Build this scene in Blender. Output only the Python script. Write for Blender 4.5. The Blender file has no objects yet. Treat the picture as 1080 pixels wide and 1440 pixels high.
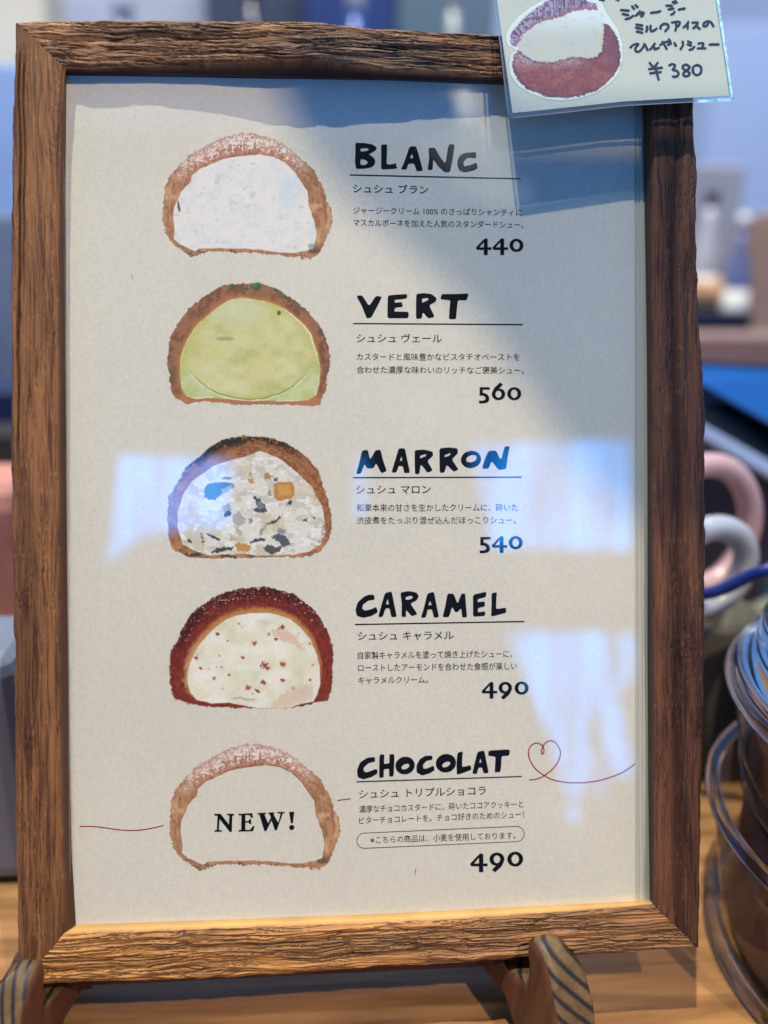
import bpy, math, random
import numpy as np
from mathutils import Matrix, Vector

# ------------------------------------------------------------------ camera, light, exposure
S = bpy.context.scene
COL = S.collection
FPX = 1200.0                                   # focal length in photograph pixels (1080 x 1440)
LEAN = math.radians(18)                        # the frame leans back on its easel
ZC = 0.193                                     # height of the frame's centre above the counter
M_FRAME = Matrix.Translation((0, 0, ZC)) @ Matrix.Rotation(math.pi/2 - LEAN, 4, 'X')
RT = Matrix(((0.99735987, 0.00928839, -0.07202096),
             (-0.00890197, 0.99994422, 0.00568453),
             (0.07206974, -0.00502839, 0.99738692)))
CAM_L = Vector((-0.01572522, -0.00300433, 0.30999585))
M_CAM = M_FRAME @ (Matrix.Translation(CAM_L) @ RT.to_4x4())

cd = bpy.data.cameras.new('camera')
cd.sensor_fit = 'VERTICAL'; cd.sensor_height = 36.0; cd.lens = 36.0*FPX/1440.0
cd.clip_start = 0.01; cd.clip_end = 50
cd.dof.use_dof = True; cd.dof.focus_distance = 0.3075; cd.dof.aperture_fstop = 3.3
cam = bpy.data.objects.new('camera', cd); COL.objects.link(cam)
cam.matrix_world = M_CAM
S.camera = cam

W = bpy.data.worlds.new('World'); S.world = W; W.use_nodes = True
bgn = W.node_tree.nodes['Background']
bgn.inputs[0].default_value = (0.16, 0.40, 1.0, 1); bgn.inputs[1].default_value = 0.76

S.view_settings.view_transform = 'Standard'; S.view_settings.look = 'None'
S.view_settings.exposure = 0; S.view_settings.gamma = 1
S.cycles.transparent_max_bounces = 24
S.cycles.sample_clamp_indirect = 6

sun_dir = (M_FRAME.to_3x3() @ Vector((0.40, -1.9, -1.0))).normalized()
sl = bpy.data.lights.new('daylight', 'SUN'); sl.energy = 2.9; sl.angle = math.radians(0.6); sl.color = (1.0, 0.97, 0.80)
so = bpy.data.objects.new('daylight', sl); COL.objects.link(so)
so.rotation_euler = sun_dir.to_track_quat('-Z', 'Y').to_euler(); so.location = (-0.5, -0.6, 2.5)

def P(u, v, z=0.0):
    """photograph pixel -> point (frame coordinates, metres) on the plane z of the frame; works on arrays"""
    u = np.asarray(u, float); v = np.asarray(v, float); z = np.asarray(z, float)
    a = (u-540)/FPX; b = -(v-720)/FPX
    R = np.array(RT); c = np.array(CAM_L)
    d = [R[i, 0]*a + R[i, 1]*b - R[i, 2] for i in range(3)]
    k = (z-c[2])/d[2]
    return np.stack([c[0]+k*d[0], c[1]+k*d[1], z+0*k], -1)

def world_ray(u, v):
    return M_CAM.to_3x3() @ Vector(((u-540)/FPX, -(v-720)/FPX, -1.0))
def at(u, v, dist):
    """point in the room seen at a photograph pixel, dist metres along the view axis"""
    return M_CAM.translation + world_ray(u, v)*dist
def on_counter(u, v, h=0.0):
    r = world_ray(u, v); k = (h-M_CAM.translation.z)/r.z
    return M_CAM.translation + r*k

# the shop's ceiling spot: its mirror image falls behind the price card
gp = Vector(P(800, 62, 0.002).tolist()); dd = gp-CAM_L
L2 = gp + Vector((dd.x, dd.y, -dd.z))*4.2
aim = Vector(P(400, 900, 0).tolist())
spl = bpy.data.lights.new('ceiling_spot', 'SPOT'); spl.energy = 66; spl.color = (1.0, 0.79, 0.50)
spl.shadow_soft_size = 0.010
L2w = M_FRAME @ L2; aimw = M_FRAME @ aim
distL = (L2w-aimw).length
spl.spot_size = 2*math.atan(0.34/distL); spl.spot_blend = 0.25
spo = bpy.data.objects.new('ceiling_spot', spl); COL.objects.link(spo)
spo.location = L2w; spo.rotation_euler = (aimw-L2w).to_track_quat('-Z', 'Y').to_euler()

# added area light that brightens the shop over the back counter
al = bpy.data.lights.new('back_fill_light', 'AREA'); al.shape = 'RECTANGLE'; al.size = 1.6; al.size_y = .5; al.energy = 26; al.color = (1.0, .93, .85)
ao = bpy.data.objects.new('back_fill_light', al); COL.objects.link(ao); ao.location = (.1, .45, 1.75)
ao.rotation_euler = Vector((0, .75, -1.2)).to_track_quat('-Z', 'Y').to_euler()

# ------------------------------------------------------------------ helpers
def s2l(c):
    c = np.asarray(c, float)/255.0
    return np.where(c <= 0.04045, c/12.92, ((c+0.055)/1.055)**2.4)
def lin(r, g, b, k=1.0):
    return tuple(float(x)*k for x in s2l((r, g, b)))+(1.0,)

def vn(x, y, seed=0):
    t = np.random.RandomState(seed).rand(256, 256)
    xi = np.floor(x).astype(int); yi = np.floor(y).astype(int)
    fx = x-xi; fy = y-yi
    fx = fx*fx*(3-2*fx); fy = fy*fy*(3-2*fy)
    x0 = xi & 255; x1 = (xi+1) & 255; y0 = yi & 255; y1 = (yi+1) & 255
    return (t[x0, y0]*(1-fx)+t[x1, y0]*fx)*(1-fy)+(t[x0, y1]*(1-fx)+t[x1, y1]*fx)*fy
def fbm(x, y, seed=0, o=4):
    s = 0; a = 1; n = 0
    for i in range(o):
        s = s+a*vn(x*2**i+17.3*i, y*2**i+5.1*i, seed+i); n += a; a *= .5
    return s/n
def sst(a, b, x):
    t = np.clip((x-a)/(b-a), 0, 1); return t*t*(3-2*t)

def tag(o, label=None, cat=None, group=None, kind=None):
    if label: o['label'] = label
    if cat: o['category'] = cat
    if group: o['group'] = group
    if kind: o['kind'] = kind
    return o
def empty(name, mat, label, cat, group=None):
    o = bpy.data.objects.new(name, None); COL.objects.link(o); o.matrix_world = mat
    o.empty_display_size = 0.02
    return tag(o, label, cat, group)
def link_mesh(name, me, mat, parent=None):
    o = bpy.data.objects.new(name, me); COL.objects.link(o)
    if mat is not None:
        me.materials.clear(); me.materials.append(mat)
    if parent is not None: o.parent = parent
    return o
def mesh_from(name, verts, faces, smooth=False):
    me = bpy.data.meshes.new(name)
    verts = np.asarray(verts, float)
    me.from_pydata([tuple(v) for v in verts.tolist()], [], [list(map(int, f)) for f in faces])
    if smooth:
        me.polygons.foreach_set('use_smooth', [True]*len(me.polygons))
    me.update()
    return me
def grid_mesh(name, V, smooth=True, col=None, keep=None):
    """V: (n, m, 3) grid of points"""
    n, m, _ = V.shape
    idx = np.arange(n*m).reshape(n, m)
    F = np.stack([idx[:-1, :-1], idx[1:, :-1], idx[1:, 1:], idx[:-1, 1:]], -1).reshape(-1, 4)
    if keep is not None: F = F[keep.reshape(-1)]
    used = np.unique(F); rem = np.full(n*m, -1); rem[used] = np.arange(len(used)); F = rem[F]
    co = V.reshape(-1, 3)[used]
    me = bpy.data.meshes.new(name)
    me.vertices.add(len(co)); me.vertices.foreach_set('co', co.ravel())
    me.loops.add(F.size); me.loops.foreach_set('vertex_index', F.ravel().astype(np.int32))
    me.polygons.add(len(F)); me.polygons.foreach_set('loop_start', np.arange(0, F.size, 4, dtype=np.int32))
    me.polygons.foreach_set('use_smooth', np.full(len(F), smooth))
    if col is not None:
        a = me.color_attributes.new('Col', 'FLOAT_COLOR', 'POINT')
        a.data.foreach_set('color', col.reshape(-1, 4)[used].ravel().astype(np.float32))
    me.update(calc_edges=True)
    return me
class MB:
    """collects boxes, lathes and tubes of one part"""
    def __init__(s): s.v = []; s.f = []
    def add(s, vs, fs):
        b = len(s.v); s.v += [tuple(x) for x in vs]; s.f += [[i+b for i in f] for f in fs]
    def box(s, c, d, R=None):
        c = Vector(c); vs = []
        for x in (-.5, .5):
            for y in (-.5, .5):
                for z in (-.5, .5):
                    p = Vector((x*d[0], y*d[1], z*d[2]))
                    if R: p = R @ p
                    vs.append(c+p)
        s.add(vs, [[0, 1, 3, 2], [4, 6, 7, 5], [0, 4, 5, 1], [2, 3, 7, 6], [0, 2, 6, 4], [1, 5, 7, 3]])
    def lathe(s, c, prof, n=64, closed=False):
        vs = []; fs = []; m = len(prof)
        for i in range(n):
            a = 2*math.pi*i/n
            for r, z in prof: vs.append((c[0]+r*math.cos(a), c[1]+r*math.sin(a), c[2]+z))
        for i in range(n):
            j = (i+1) % n
            for k in range(m if closed else m-1):
                l = (k+1) % m
                fs.append([i*m+k, j*m+k, j*m+l, i*m+l])
        s.add(vs, fs)
    def tube(s, pts, r, n=12, closed=False, cap=True):
        pts = [Vector(p) for p in pts]; N = len(pts); vs = []; fs = []
        up = Vector((0, 0, 1)); prev = None
        for i, p in enumerate(pts):
            if closed: t = pts[(i+1) % N]-pts[i-1]
            else: t = pts[min(i+1, N-1)]-pts[max(i-1, 0)]
            t.normalize()
            a = (prev if prev is not None else (up if abs(t.z) < .9 else Vector((1, 0, 0))))
            a = (a-t*a.dot(t)).normalized(); prev = a; b = t.cross(a)
            rr = r[i] if isinstance(r, (list, tuple)) else r
            for k in range(n):
                w = 2*math.pi*k/n; vs.append(p+(a*math.cos(w)+b*math.sin(w))*rr)
        for i in range(N if closed else N-1):
            j = (i+1) % N
            for k in range(n):
                l = (k+1) % n; fs.append([i*n+k, i*n+l, j*n+l, j*n+k])
        if cap and not closed:
            fs.append(list(range(n))[::-1]); fs.append([(N-1)*n+k for k in range(n)])
        s.add(vs, fs)
    def build(s, name, mat, parent=None, smooth=False, bevel=0):
        me = mesh_from(name, s.v, s.f, smooth)
        o = link_mesh(name, me, mat, parent)
        if bevel:
            b = o.modifiers.new('b', 'BEVEL'); b.width = bevel; b.segments = 3; b.limit_method = 'ANGLE'
        return o

def mat_new(name):
    m = bpy.data.materials.new(name); m.use_nodes = True
    nt = m.node_tree; nt.nodes.clear()
    out = nt.nodes.new('ShaderNodeOutputMaterial')
    return m, nt, out
def N(nt, t, **kw):
    n = nt.nodes.new(t)
    for k, v in kw.items():
        if k.startswith('i_'): n.inputs[k[2:].replace('_', ' ')].default_value = v
        else: setattr(n, k, v)
    return n
def plain(name, col, rough=.6, noise=0.0, nscale=40, bump=0.0, bscale=200, spec=.5, metal=0, coat=0):
    m, nt, out = mat_new(name)
    p = N(nt, 'ShaderNodeBsdfPrincipled'); p.inputs['Roughness'].default_value = rough
    p.inputs['Specular IOR Level'].default_value = spec; p.inputs['Metallic'].default_value = metal
    p.inputs['Coat Weight'].default_value = coat
    p.inputs['Base Color'].default_value = col
    tc = N(nt, 'ShaderNodeTexCoord')
    if noise:
        nz = N(nt, 'ShaderNodeTexNoise'); nz.inputs['Scale'].default_value = nscale; nz.inputs['Detail'].default_value = 6
        nt.links.new(tc.outputs['Object'], nz.inputs['Vector'])
        mr = N(nt, 'ShaderNodeMapRange'); mr.inputs['From Min'].default_value = .3; mr.inputs['From Max'].default_value = .7
        mr.inputs['To Min'].default_value = 1-noise; mr.inputs['To Max'].default_value = 1+noise
        nt.links.new(nz.outputs['Fac'], mr.inputs['Value'])
        hs = N(nt, 'ShaderNodeHueSaturation'); hs.inputs['Color'].default_value = col
        nt.links.new(mr.outputs[0], hs.inputs['Value']); nt.links.new(hs.outputs[0], p.inputs['Base Color'])
    if bump:
        nb = N(nt, 'ShaderNodeTexNoise'); nb.inputs['Scale'].default_value = bscale; nb.inputs['Detail'].default_value = 5
        nt.links.new(tc.outputs['Object'], nb.inputs['Vector'])
        bm = N(nt, 'ShaderNodeBump'); bm.inputs['Strength'].default_value = bump; bm.inputs['Distance'].default_value = .001
        nt.links.new(nb.outputs['Fac'], bm.inputs['Height']); nt.links.new(bm.outputs[0], p.inputs['Normal'])
    nt.links.new(p.outputs[0], out.inputs[0])
    return m
def attr_mat(name, rough=.6, spec=.5, alpha=False, bump=0, bscale=1500, grain=None):
    m, nt, out = mat_new(name)
    p = N(nt, 'ShaderNodeBsdfPrincipled'); p.inputs['Roughness'].default_value = rough
    p.inputs['Specular IOR Level'].default_value = spec
    vc = N(nt, 'ShaderNodeVertexColor'); vc.layer_name = 'Col'
    nt.links.new(vc.outputs['Color'], p.inputs['Base Color'])
    if bump:
        tc = N(nt, 'ShaderNodeTexCoord'); mp = N(nt, 'ShaderNodeMapping')
        if grain: mp.inputs['Scale'].default_value = grain
        nt.links.new(tc.outputs['Object'], mp.inputs['Vector'])
        nb = N(nt, 'ShaderNodeTexNoise'); nb.inputs['Scale'].default_value = bscale; nb.inputs['Detail'].default_value = 4
        nt.links.new(mp.outputs[0], nb.inputs['Vector'])
        bm = N(nt, 'ShaderNodeBump'); bm.inputs['Strength'].default_value = bump; bm.inputs['Distance'].default_value = .0003
        nt.links.new(nb.outputs['Fac'], bm.inputs['Height']); nt.links.new(bm.outputs[0], p.inputs['Normal'])
    if alpha: nt.links.new(vc.outputs['Alpha'], p.inputs['Alpha'])
    nt.links.new(p.outputs[0], out.inputs[0])
    return m
def clear_mat(name, tint=(1, 1, 1, 1), rough=0.0, ior=1.5, haze=0.0, hazecol=(1, 1, 1, 1), boost=1.0):
    """thin clear sheet: Fresnel mirror over straight transmission"""
    m, nt, out = mat_new(name)
    tr = N(nt, 'ShaderNodeBsdfTransparent'); tr.inputs[0].default_value = tint
    gl = N(nt, 'ShaderNodeBsdfGlossy'); gl.inputs['Roughness'].default_value = rough
    fr = N(nt, 'ShaderNodeFresnel')
    ge = N(nt, 'ShaderNodeNewGeometry'); mi = N(nt, 'ShaderNodeMapRange')     # the same reflectance from either side
    mi.inputs['To Min'].default_value = ior; mi.inputs['To Max'].default_value = 1/ior
    nt.links.new(ge.outputs['Backfacing'], mi.inputs['Value']); nt.links.new(mi.outputs[0], fr.inputs['IOR'])
    src = fr.outputs[0]
    mx = N(nt, 'ShaderNodeMixShader')
    nt.links.new(src, mx.inputs[0]); nt.links.new(tr.outputs[0], mx.inputs[1]); nt.links.new(gl.outputs[0], mx.inputs[2])
    last = mx.outputs[0]
    if haze:
        df = N(nt, 'ShaderNodeBsdfDiffuse'); df.inputs[0].default_value = hazecol
        m2 = N(nt, 'ShaderNodeMixShader'); m2.inputs[0].default_value = haze
        nt.links.new(last, m2.inputs[1]); nt.links.new(df.outputs[0], m2.inputs[2]); last = m2.outputs[0]
    nt.links.new(last, out.inputs[0])
    return m

# ------------------------------------------------------------------ materials
def wood_mat(name, c0, c1, scale=(1, 12, 12), ns=9, rough=.5, bump=.3, rings=None):
    m, nt, out = mat_new(name)
    tc = N(nt, 'ShaderNodeTexCoord'); mp = N(nt, 'ShaderNodeMapping'); mp.inputs['Scale'].default_value = scale
    nt.links.new(tc.outputs['Object'], mp.inputs['Vector'])
    nz = N(nt, 'ShaderNodeTexNoise'); nz.inputs['Scale'].default_value = ns; nz.inputs['Detail'].default_value = 8
    nz.inputs['Distortion'].default_value = .6
    nt.links.new(mp.outputs[0], nz.inputs['Vector'])
    cr = N(nt, 'ShaderNodeValToRGB'); cr.color_ramp.elements[0].position = .32; cr.color_ramp.elements[1].position = .68
    cr.color_ramp.elements[0].color = c0; cr.color_ramp.elements[1].color = c1
    nt.links.new(nz.outputs['Fac'], cr.inputs[0])
    p = N(nt, 'ShaderNodeBsdfPrincipled'); p.inputs['Roughness'].default_value = rough
    colout = cr.outputs[0]
    if rings:                                   # growth bands across the cut end of the wood
        axis, freq, dist, dark = rings
        m2 = N(nt, 'ShaderNodeMapping'); m2.inputs['Rotation'].default_value = axis
        nt.links.new(tc.outputs['Object'], m2.inputs['Vector'])
        wv = N(nt, 'ShaderNodeTexWave'); wv.inputs['Scale'].default_value = freq; wv.inputs['Distortion'].default_value = dist
        wv.inputs['Detail'].default_value = 3; wv.inputs['Detail Scale'].default_value = 60
        nt.links.new(m2.outputs[0], wv.inputs['Vector'])
        r2 = N(nt, 'ShaderNodeValToRGB'); r2.color_ramp.elements[0].position = .12; r2.color_ramp.elements[1].position = .42
        r2.color_ramp.elements[0].color = (1, 1, 1, 1); r2.color_ramp.elements[1].color = (0, 0, 0, 1)
        nt.links.new(wv.outputs['Fac'], r2.inputs[0])
        mx = N(nt, 'ShaderNodeMixRGB'); mx.inputs[2].default_value = dark
        nt.links.new(r2.outputs[0], mx.inputs[0]); nt.links.new(cr.outputs[0], mx.inputs[1])
        colout = mx.outputs[0]
    nt.links.new(colout, p.inputs['Base Color'])
    bm = N(nt, 'ShaderNodeBump'); bm.inputs['Strength'].default_value = bump; bm.inputs['Distance'].default_value = .0008
    nt.links.new(nz.outputs['Fac'], bm.inputs['Height']); nt.links.new(bm.outputs[0], p.inputs['Normal'])
    nt.links.new(p.outputs[0], out.inputs[0])
    return m

def paper_mat(name, col, speck=.05):
    m, nt, out = mat_new(name)
    tc = N(nt, 'ShaderNodeTexCoord')
    n1 = N(nt, 'ShaderNodeTexNoise'); n1.inputs['Scale'].default_value = 900; n1.inputs['Detail'].default_value = 3
    n2 = N(nt, 'ShaderNodeTexNoise'); n2.inputs['Scale'].default_value = 14; n2.inputs['Detail'].default_value = 4
    v = N(nt, 'ShaderNodeTexVoronoi'); v.inputs['Scale'].default_value = 190
    for n in (n1, n2, v): nt.links.new(tc.outputs['Object'], n.inputs['Vector'])
    a = N(nt, 'ShaderNodeMapRange'); a.inputs['From Min'].default_value = .3; a.inputs['From Max'].default_value = .7
    a.inputs['To Min'].default_value = 1-speck; a.inputs['To Max'].default_value = 1+speck
    nt.links.new(n1.outputs['Fac'], a.inputs['Value'])
    b = N(nt, 'ShaderNodeMapRange'); b.inputs['From Min'].default_value = .3; b.inputs['From Max'].default_value = .7
    b.inputs['To Min'].default_value = .965; b.inputs['To Max'].default_value = 1.03
    nt.links.new(n2.outputs['Fac'], b.inputs['Value'])
    c = N(nt, 'ShaderNodeMapRange'); c.inputs['From Min'].default_value = 0.02; c.inputs['From Max'].default_value = .09
    c.inputs['To Min'].default_value = .88; c.inputs['To Max'].default_value = 1
    nt.links.new(v.outputs['Distance'], c.inputs['Value'])
    mm = N(nt, 'ShaderNodeMath', operation='MULTIPLY'); nt.links.new(a.outputs[0], mm.inputs[0]); nt.links.new(b.outputs[0], mm.inputs[1])
    m3 = N(nt, 'ShaderNodeMath', operation='MULTIPLY'); nt.links.new(mm.outputs[0], m3.inputs[0]); nt.links.new(c.outputs[0], m3.inputs[1])
    hs = N(nt, 'ShaderNodeHueSaturation'); hs.inputs['Color'].default_value = col
    nt.links.new(m3.outputs[0], hs.inputs['Value'])
    p = N(nt, 'ShaderNodeBsdfPrincipled'); p.inputs['Roughness'].default_value = .8; p.inputs['Specular IOR Level'].default_value = .2
    nt.links.new(hs.outputs[0], p.inputs['Base Color'])
    bm = N(nt, 'ShaderNodeBump'); bm.inputs['Strength'].default_value = .25; bm.inputs['Distance'].default_value = .0002
    nt.links.new(n1.outputs['Fac'], bm.inputs['Height'])
    n3 = N(nt, 'ShaderNodeTexNoise'); n3.inputs['Scale'].default_value = 16; n3.inputs['Detail'].default_value = 1
    m4 = N(nt, 'ShaderNodeMapping'); m4.inputs['Scale'].default_value = (1.0, .35, 1); m4.inputs['Rotation'].default_value = (0, 0, .4)
    nt.links.new(tc.outputs['Object'], m4.inputs['Vector']); nt.links.new(m4.outputs[0], n3.inputs['Vector'])
    b2 = N(nt, 'ShaderNodeBump'); b2.inputs['Strength'].default_value = .5; b2.inputs['Distance'].default_value = .004
    nt.links.new(n3.outputs['Fac'], b2.inputs['Height']); nt.links.new(bm.outputs[0], b2.inputs['Normal'])
    nt.links.new(b2.outputs[0], p.inputs['Normal'])
    nt.links.new(p.outputs[0], out.inputs[0])
    return m

M_ink = plain('navy_black_ink', (0.004, 0.006, 0.012, 1), .7, spec=.12)
M_inkthin = plain('grey_black_ink', (0.010, 0.010, 0.014, 1), .7, spec=.12)
M_red = plain('dark_red_ink', (0.30, 0.010, 0.030, 1), .7, spec=.12)
M_marker = plain('navy_marker', (0.004, 0.010, 0.030, 1), .7, spec=.1)
M_paint = attr_mat('watercolour_print', .85, .2, alpha=True)
M_paper = paper_mat('cream_paper', (0.755, 0.708, 0.605, 1))
M_back = paper_mat('backing_card', (0.55, 0.52, 0.44, 1), .03)
M_card = paper_mat('pale_card', (0.66, 0.63, 0.52, 1), .03)

# ------------------------------------------------------------------ the picture frame
OFF = Matrix.Translation((0, -0.172, 0))        # the empties stand at the frame's lower edge
OFFI = np.array([0, 0.172, 0])
def fl(p): return np.asarray(p)+OFFI             # frame coordinates -> local to such an empty
frame = empty('picture_frame', M_FRAME @ OFF, 'rough sawn brown wooden frame with glass, leaning on a small wooden easel', 'picture frame')

def rail(name, major, outer, inner, glassl, tz, kind, seed, label, n, m=92):
    """a mitred rail traced along its outer edge, its inner front edge and the glass line (photo pixels)"""
    outer = np.array(outer, float); inner = np.array(inner, float); glassl = np.array(glassl, float)
    tz = np.array(tz, float)
    s = np.linspace(0, 1, n)
    def line(poly):
        a = poly[:, major]; b = poly[:, 1-major]
        A = a[0]+(a[-1]-a[0])*s
        B = np.interp(A, a, b)
        k = np.ones(9)/9; Bs = np.convolve(np.pad(B, 4, mode='edge'), k, 'valid')
        return (A, Bs) if major == 0 else (Bs, A)
    z = np.interp(line(inner)[major], tz[:, 0], tz[:, 1])
    k = np.hanning(41); k /= k.sum(); z = np.convolve(np.pad(z, 20, mode='edge'), k, 'valid')
    zo = z*0.75+0.25*0.006
    O = P(*line(outer), zo); I = P(*line(inner), z); G = P(*line(glassl), 0.0)
    rows = []; cols = []
    vv = np.linspace(0, 1, m)
    V = np.zeros((n, m+8, 3)); C = np.ones((n, m+8, 4))
    fr = O[:, None]*(1-vv[None, :, None])+I[:, None]*vv[None, :, None]
    a = fr[..., major]*1000; b = fr[..., 1-major]*1000       # millimetres
    wid = np.linalg.norm(I-O, axis=1).mean()*1000
    edge = np.minimum(vv, 1-vv)[None, :]*wid
    sgn = 1
    if kind == 'rough':
        bw = b+1.5*(fbm(a/26, b/9, seed, 3)-.5)*2+.22*(fbm(a/5, b/2, seed+9)-.5)*2
        g = fbm(a/24, bw/1.15, seed+20, 2); crack = 1-np.clip(np.abs(g-.5)/.05, 0, 1)
        g2 = fbm(a/12, bw/.5, seed+30, 2); crack2 = 1-np.clip(np.abs(g2-.5)/.09, 0, 1)
        zone = sst(.30, .62, fbm(a/30, b/5, seed+3)+.10)
        cracks = np.maximum(crack, .7*crack2)*zone
        step = fbm(a/34, bw/1.9, seed+40, 2)-.5
        fine = vn(a/2.4, bw/.16, seed+50)-.5
        h = -.95*cracks + 1.25*step + (.16 if name == 'top' else .07)*fine + (.75 if name == 'top' else 1.0)*(g2-.5)
    else:
        bw = b+1.0*(fbm(a/30, b/6, seed)-.5)*2
        g = fbm(a/24, bw/.9, seed+20, 3); crack = 1-np.clip(np.abs(g-.5)/.03, 0, 1)
        g2 = fbm(a/8, bw/.4, seed+30, 3)
        cracks = crack*sst(.42, .75, fbm(a/30, b/4, seed+3)+.05)
        step = fbm(a/45, bw/3.5, seed+40, 3)-.5
        fine = vn(a/2.2, bw/.18, seed+50)-.5
        h = -.45*cracks + .8*step + .12*fine + .55*(g2-.5)
    big = fbm(a/55, bw/7, seed+65, 3); tone = fbm(a/60, bw/2.5, seed+60, 4); fle = vn(a/3.2, bw/.22, seed+70)
    fibre = fbm(a/12, bw/.35, seed+80, 3)
    if name == 'top':
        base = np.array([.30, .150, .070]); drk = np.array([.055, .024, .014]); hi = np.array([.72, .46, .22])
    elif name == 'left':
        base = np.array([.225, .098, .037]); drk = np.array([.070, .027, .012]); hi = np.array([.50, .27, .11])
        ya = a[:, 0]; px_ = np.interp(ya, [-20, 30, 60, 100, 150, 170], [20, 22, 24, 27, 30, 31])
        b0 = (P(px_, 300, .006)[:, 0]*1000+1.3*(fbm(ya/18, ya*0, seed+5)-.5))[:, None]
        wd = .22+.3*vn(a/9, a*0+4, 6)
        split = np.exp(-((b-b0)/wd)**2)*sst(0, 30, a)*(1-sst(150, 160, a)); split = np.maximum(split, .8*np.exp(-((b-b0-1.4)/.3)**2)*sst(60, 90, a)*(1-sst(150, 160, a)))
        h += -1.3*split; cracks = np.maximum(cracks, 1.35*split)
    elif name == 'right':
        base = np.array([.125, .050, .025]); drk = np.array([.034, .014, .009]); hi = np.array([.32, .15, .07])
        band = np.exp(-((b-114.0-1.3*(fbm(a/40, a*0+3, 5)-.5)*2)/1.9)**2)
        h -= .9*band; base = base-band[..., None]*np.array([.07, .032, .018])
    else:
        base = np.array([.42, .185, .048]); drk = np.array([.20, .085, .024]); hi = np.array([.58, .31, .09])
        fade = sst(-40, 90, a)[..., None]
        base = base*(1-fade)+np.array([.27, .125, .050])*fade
    c = drk+(base-drk)*sst(.30, .68, tone*.45+fibre*.62)[..., None]
    c = c+(hi-c)*(sst(.82, .97, fle)*(.32 if kind != 'rough' else .35))[..., None]
    c = c*(1-.6*np.clip(cracks, 0, 1)[..., None])
    c = c*(.72+.56*sst(.3, .7, big))[..., None]
    h *= sst(0, 1.1, edge+.25)
    hh = h/1000.0
    rnd = -0.0011*(1-sst(0, 1.3, edge))
    f2 = fr.copy(); f2[..., 2] += hh+rnd
    jag = (fbm(a/5, b*0+seed, seed+90, 4)-.5)*0.0011
    outw = (O-I); outw[:, 2] = 0; outw /= np.linalg.norm(outw, axis=1)[:, None]
    f2 += outw[:, None]*(jag*(1-sst(0, 2.2, vv*wid)))[..., None]
    f2 += outw[:, None]*(jag*.5*(1-sst(0, 1.5, (1-vv)*wid)))[..., None]
    V[:, 3:3+m] = f2; C[:, 3:3+m, :3] = np.clip(c, .004, 1)
    ob = f2[:, 0].copy(); V[:, 2] = ob+outw*0.0004-np.array([0, 0, .0008]); 
    ob2 = ob+outw*.0004; ob2[:, 2] = -.004; V[:, 1] = ob2; ob3 = ob2.copy(); ob3[:, 2] = -.013; V[:, 0] = ob3
    ie = f2[:, -1]
    V[:, 3+m] = ie*.92+G*.08+np.array([0, 0, -.0002]); V[:, 4+m] = ie*.5+G*.5; V[:, 5+m] = G
    g3 = G.copy(); g3[:, 2] = -.0035; V[:, 6+m] = g3-outw*0; V[:, 7+m] = g3+outw*.004+np.array([0, 0, -.009])
    for j in (0, 1, 2): C[:, j, :3] = C[:, 3, :3]*.9
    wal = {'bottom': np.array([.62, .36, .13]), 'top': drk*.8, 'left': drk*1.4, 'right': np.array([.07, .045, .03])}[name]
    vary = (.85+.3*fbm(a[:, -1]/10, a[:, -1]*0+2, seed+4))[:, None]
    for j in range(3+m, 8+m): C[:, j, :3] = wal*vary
    C[:, 3+m, :3] = .5*C[:, 2+m, :3]+.5*C[:, 3+m, :3]
    # hairline joint at the mitres
    V[0] += (V[1]-V[0])*.25; V[-1] += (V[-2]-V[-1])*.25
    me = grid_mesh(name, fl(V), True, C)
    # end caps
    nn = V.shape[0]; mm_ = V.shape[1]
    rough = .5 if kind == 'rough' else .58
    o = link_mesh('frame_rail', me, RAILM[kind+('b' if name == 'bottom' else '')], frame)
    o['label'] = label
    return o
RAILM = {'rough': attr_mat('rough_sawn_wood', .55, .3, bump=.35, bscale=260, grain=(1, 9, 9)),
         'roughb': attr_mat('waxed_rough_wood', .5, .35, bump=.35, bscale=260, grain=(1, 9, 9)),
         'fine': attr_mat('fine_grained_wood', .55, .3, bump=.5, bscale=260, grain=(9, 1, 9))}
TOPZ = [(90, .0058), (190, .006), (289, .0072), (345, .0086), (393, .0098), (437, .0100), (472, .0099), (516, .0084), (640, .0066), (700, .006), (916, .006)]
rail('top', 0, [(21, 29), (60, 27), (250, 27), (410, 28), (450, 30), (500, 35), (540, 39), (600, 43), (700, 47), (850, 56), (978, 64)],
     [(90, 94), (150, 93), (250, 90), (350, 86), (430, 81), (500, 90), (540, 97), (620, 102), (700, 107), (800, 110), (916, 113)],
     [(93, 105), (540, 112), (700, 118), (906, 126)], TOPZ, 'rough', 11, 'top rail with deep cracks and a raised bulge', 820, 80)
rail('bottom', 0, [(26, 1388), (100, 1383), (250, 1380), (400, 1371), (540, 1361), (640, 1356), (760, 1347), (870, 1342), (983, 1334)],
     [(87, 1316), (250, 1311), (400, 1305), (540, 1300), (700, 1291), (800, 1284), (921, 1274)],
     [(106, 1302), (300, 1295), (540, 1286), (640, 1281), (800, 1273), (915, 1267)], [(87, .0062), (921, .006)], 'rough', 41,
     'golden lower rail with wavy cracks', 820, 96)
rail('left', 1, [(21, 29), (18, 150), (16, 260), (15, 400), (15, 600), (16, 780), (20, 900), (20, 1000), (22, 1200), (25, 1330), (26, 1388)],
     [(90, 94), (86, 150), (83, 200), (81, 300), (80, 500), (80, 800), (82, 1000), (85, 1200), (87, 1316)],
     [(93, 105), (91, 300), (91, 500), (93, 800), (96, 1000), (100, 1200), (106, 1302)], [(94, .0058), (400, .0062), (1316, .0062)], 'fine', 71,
     'mid brown left rail with a long split', 1000, 80)
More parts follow.
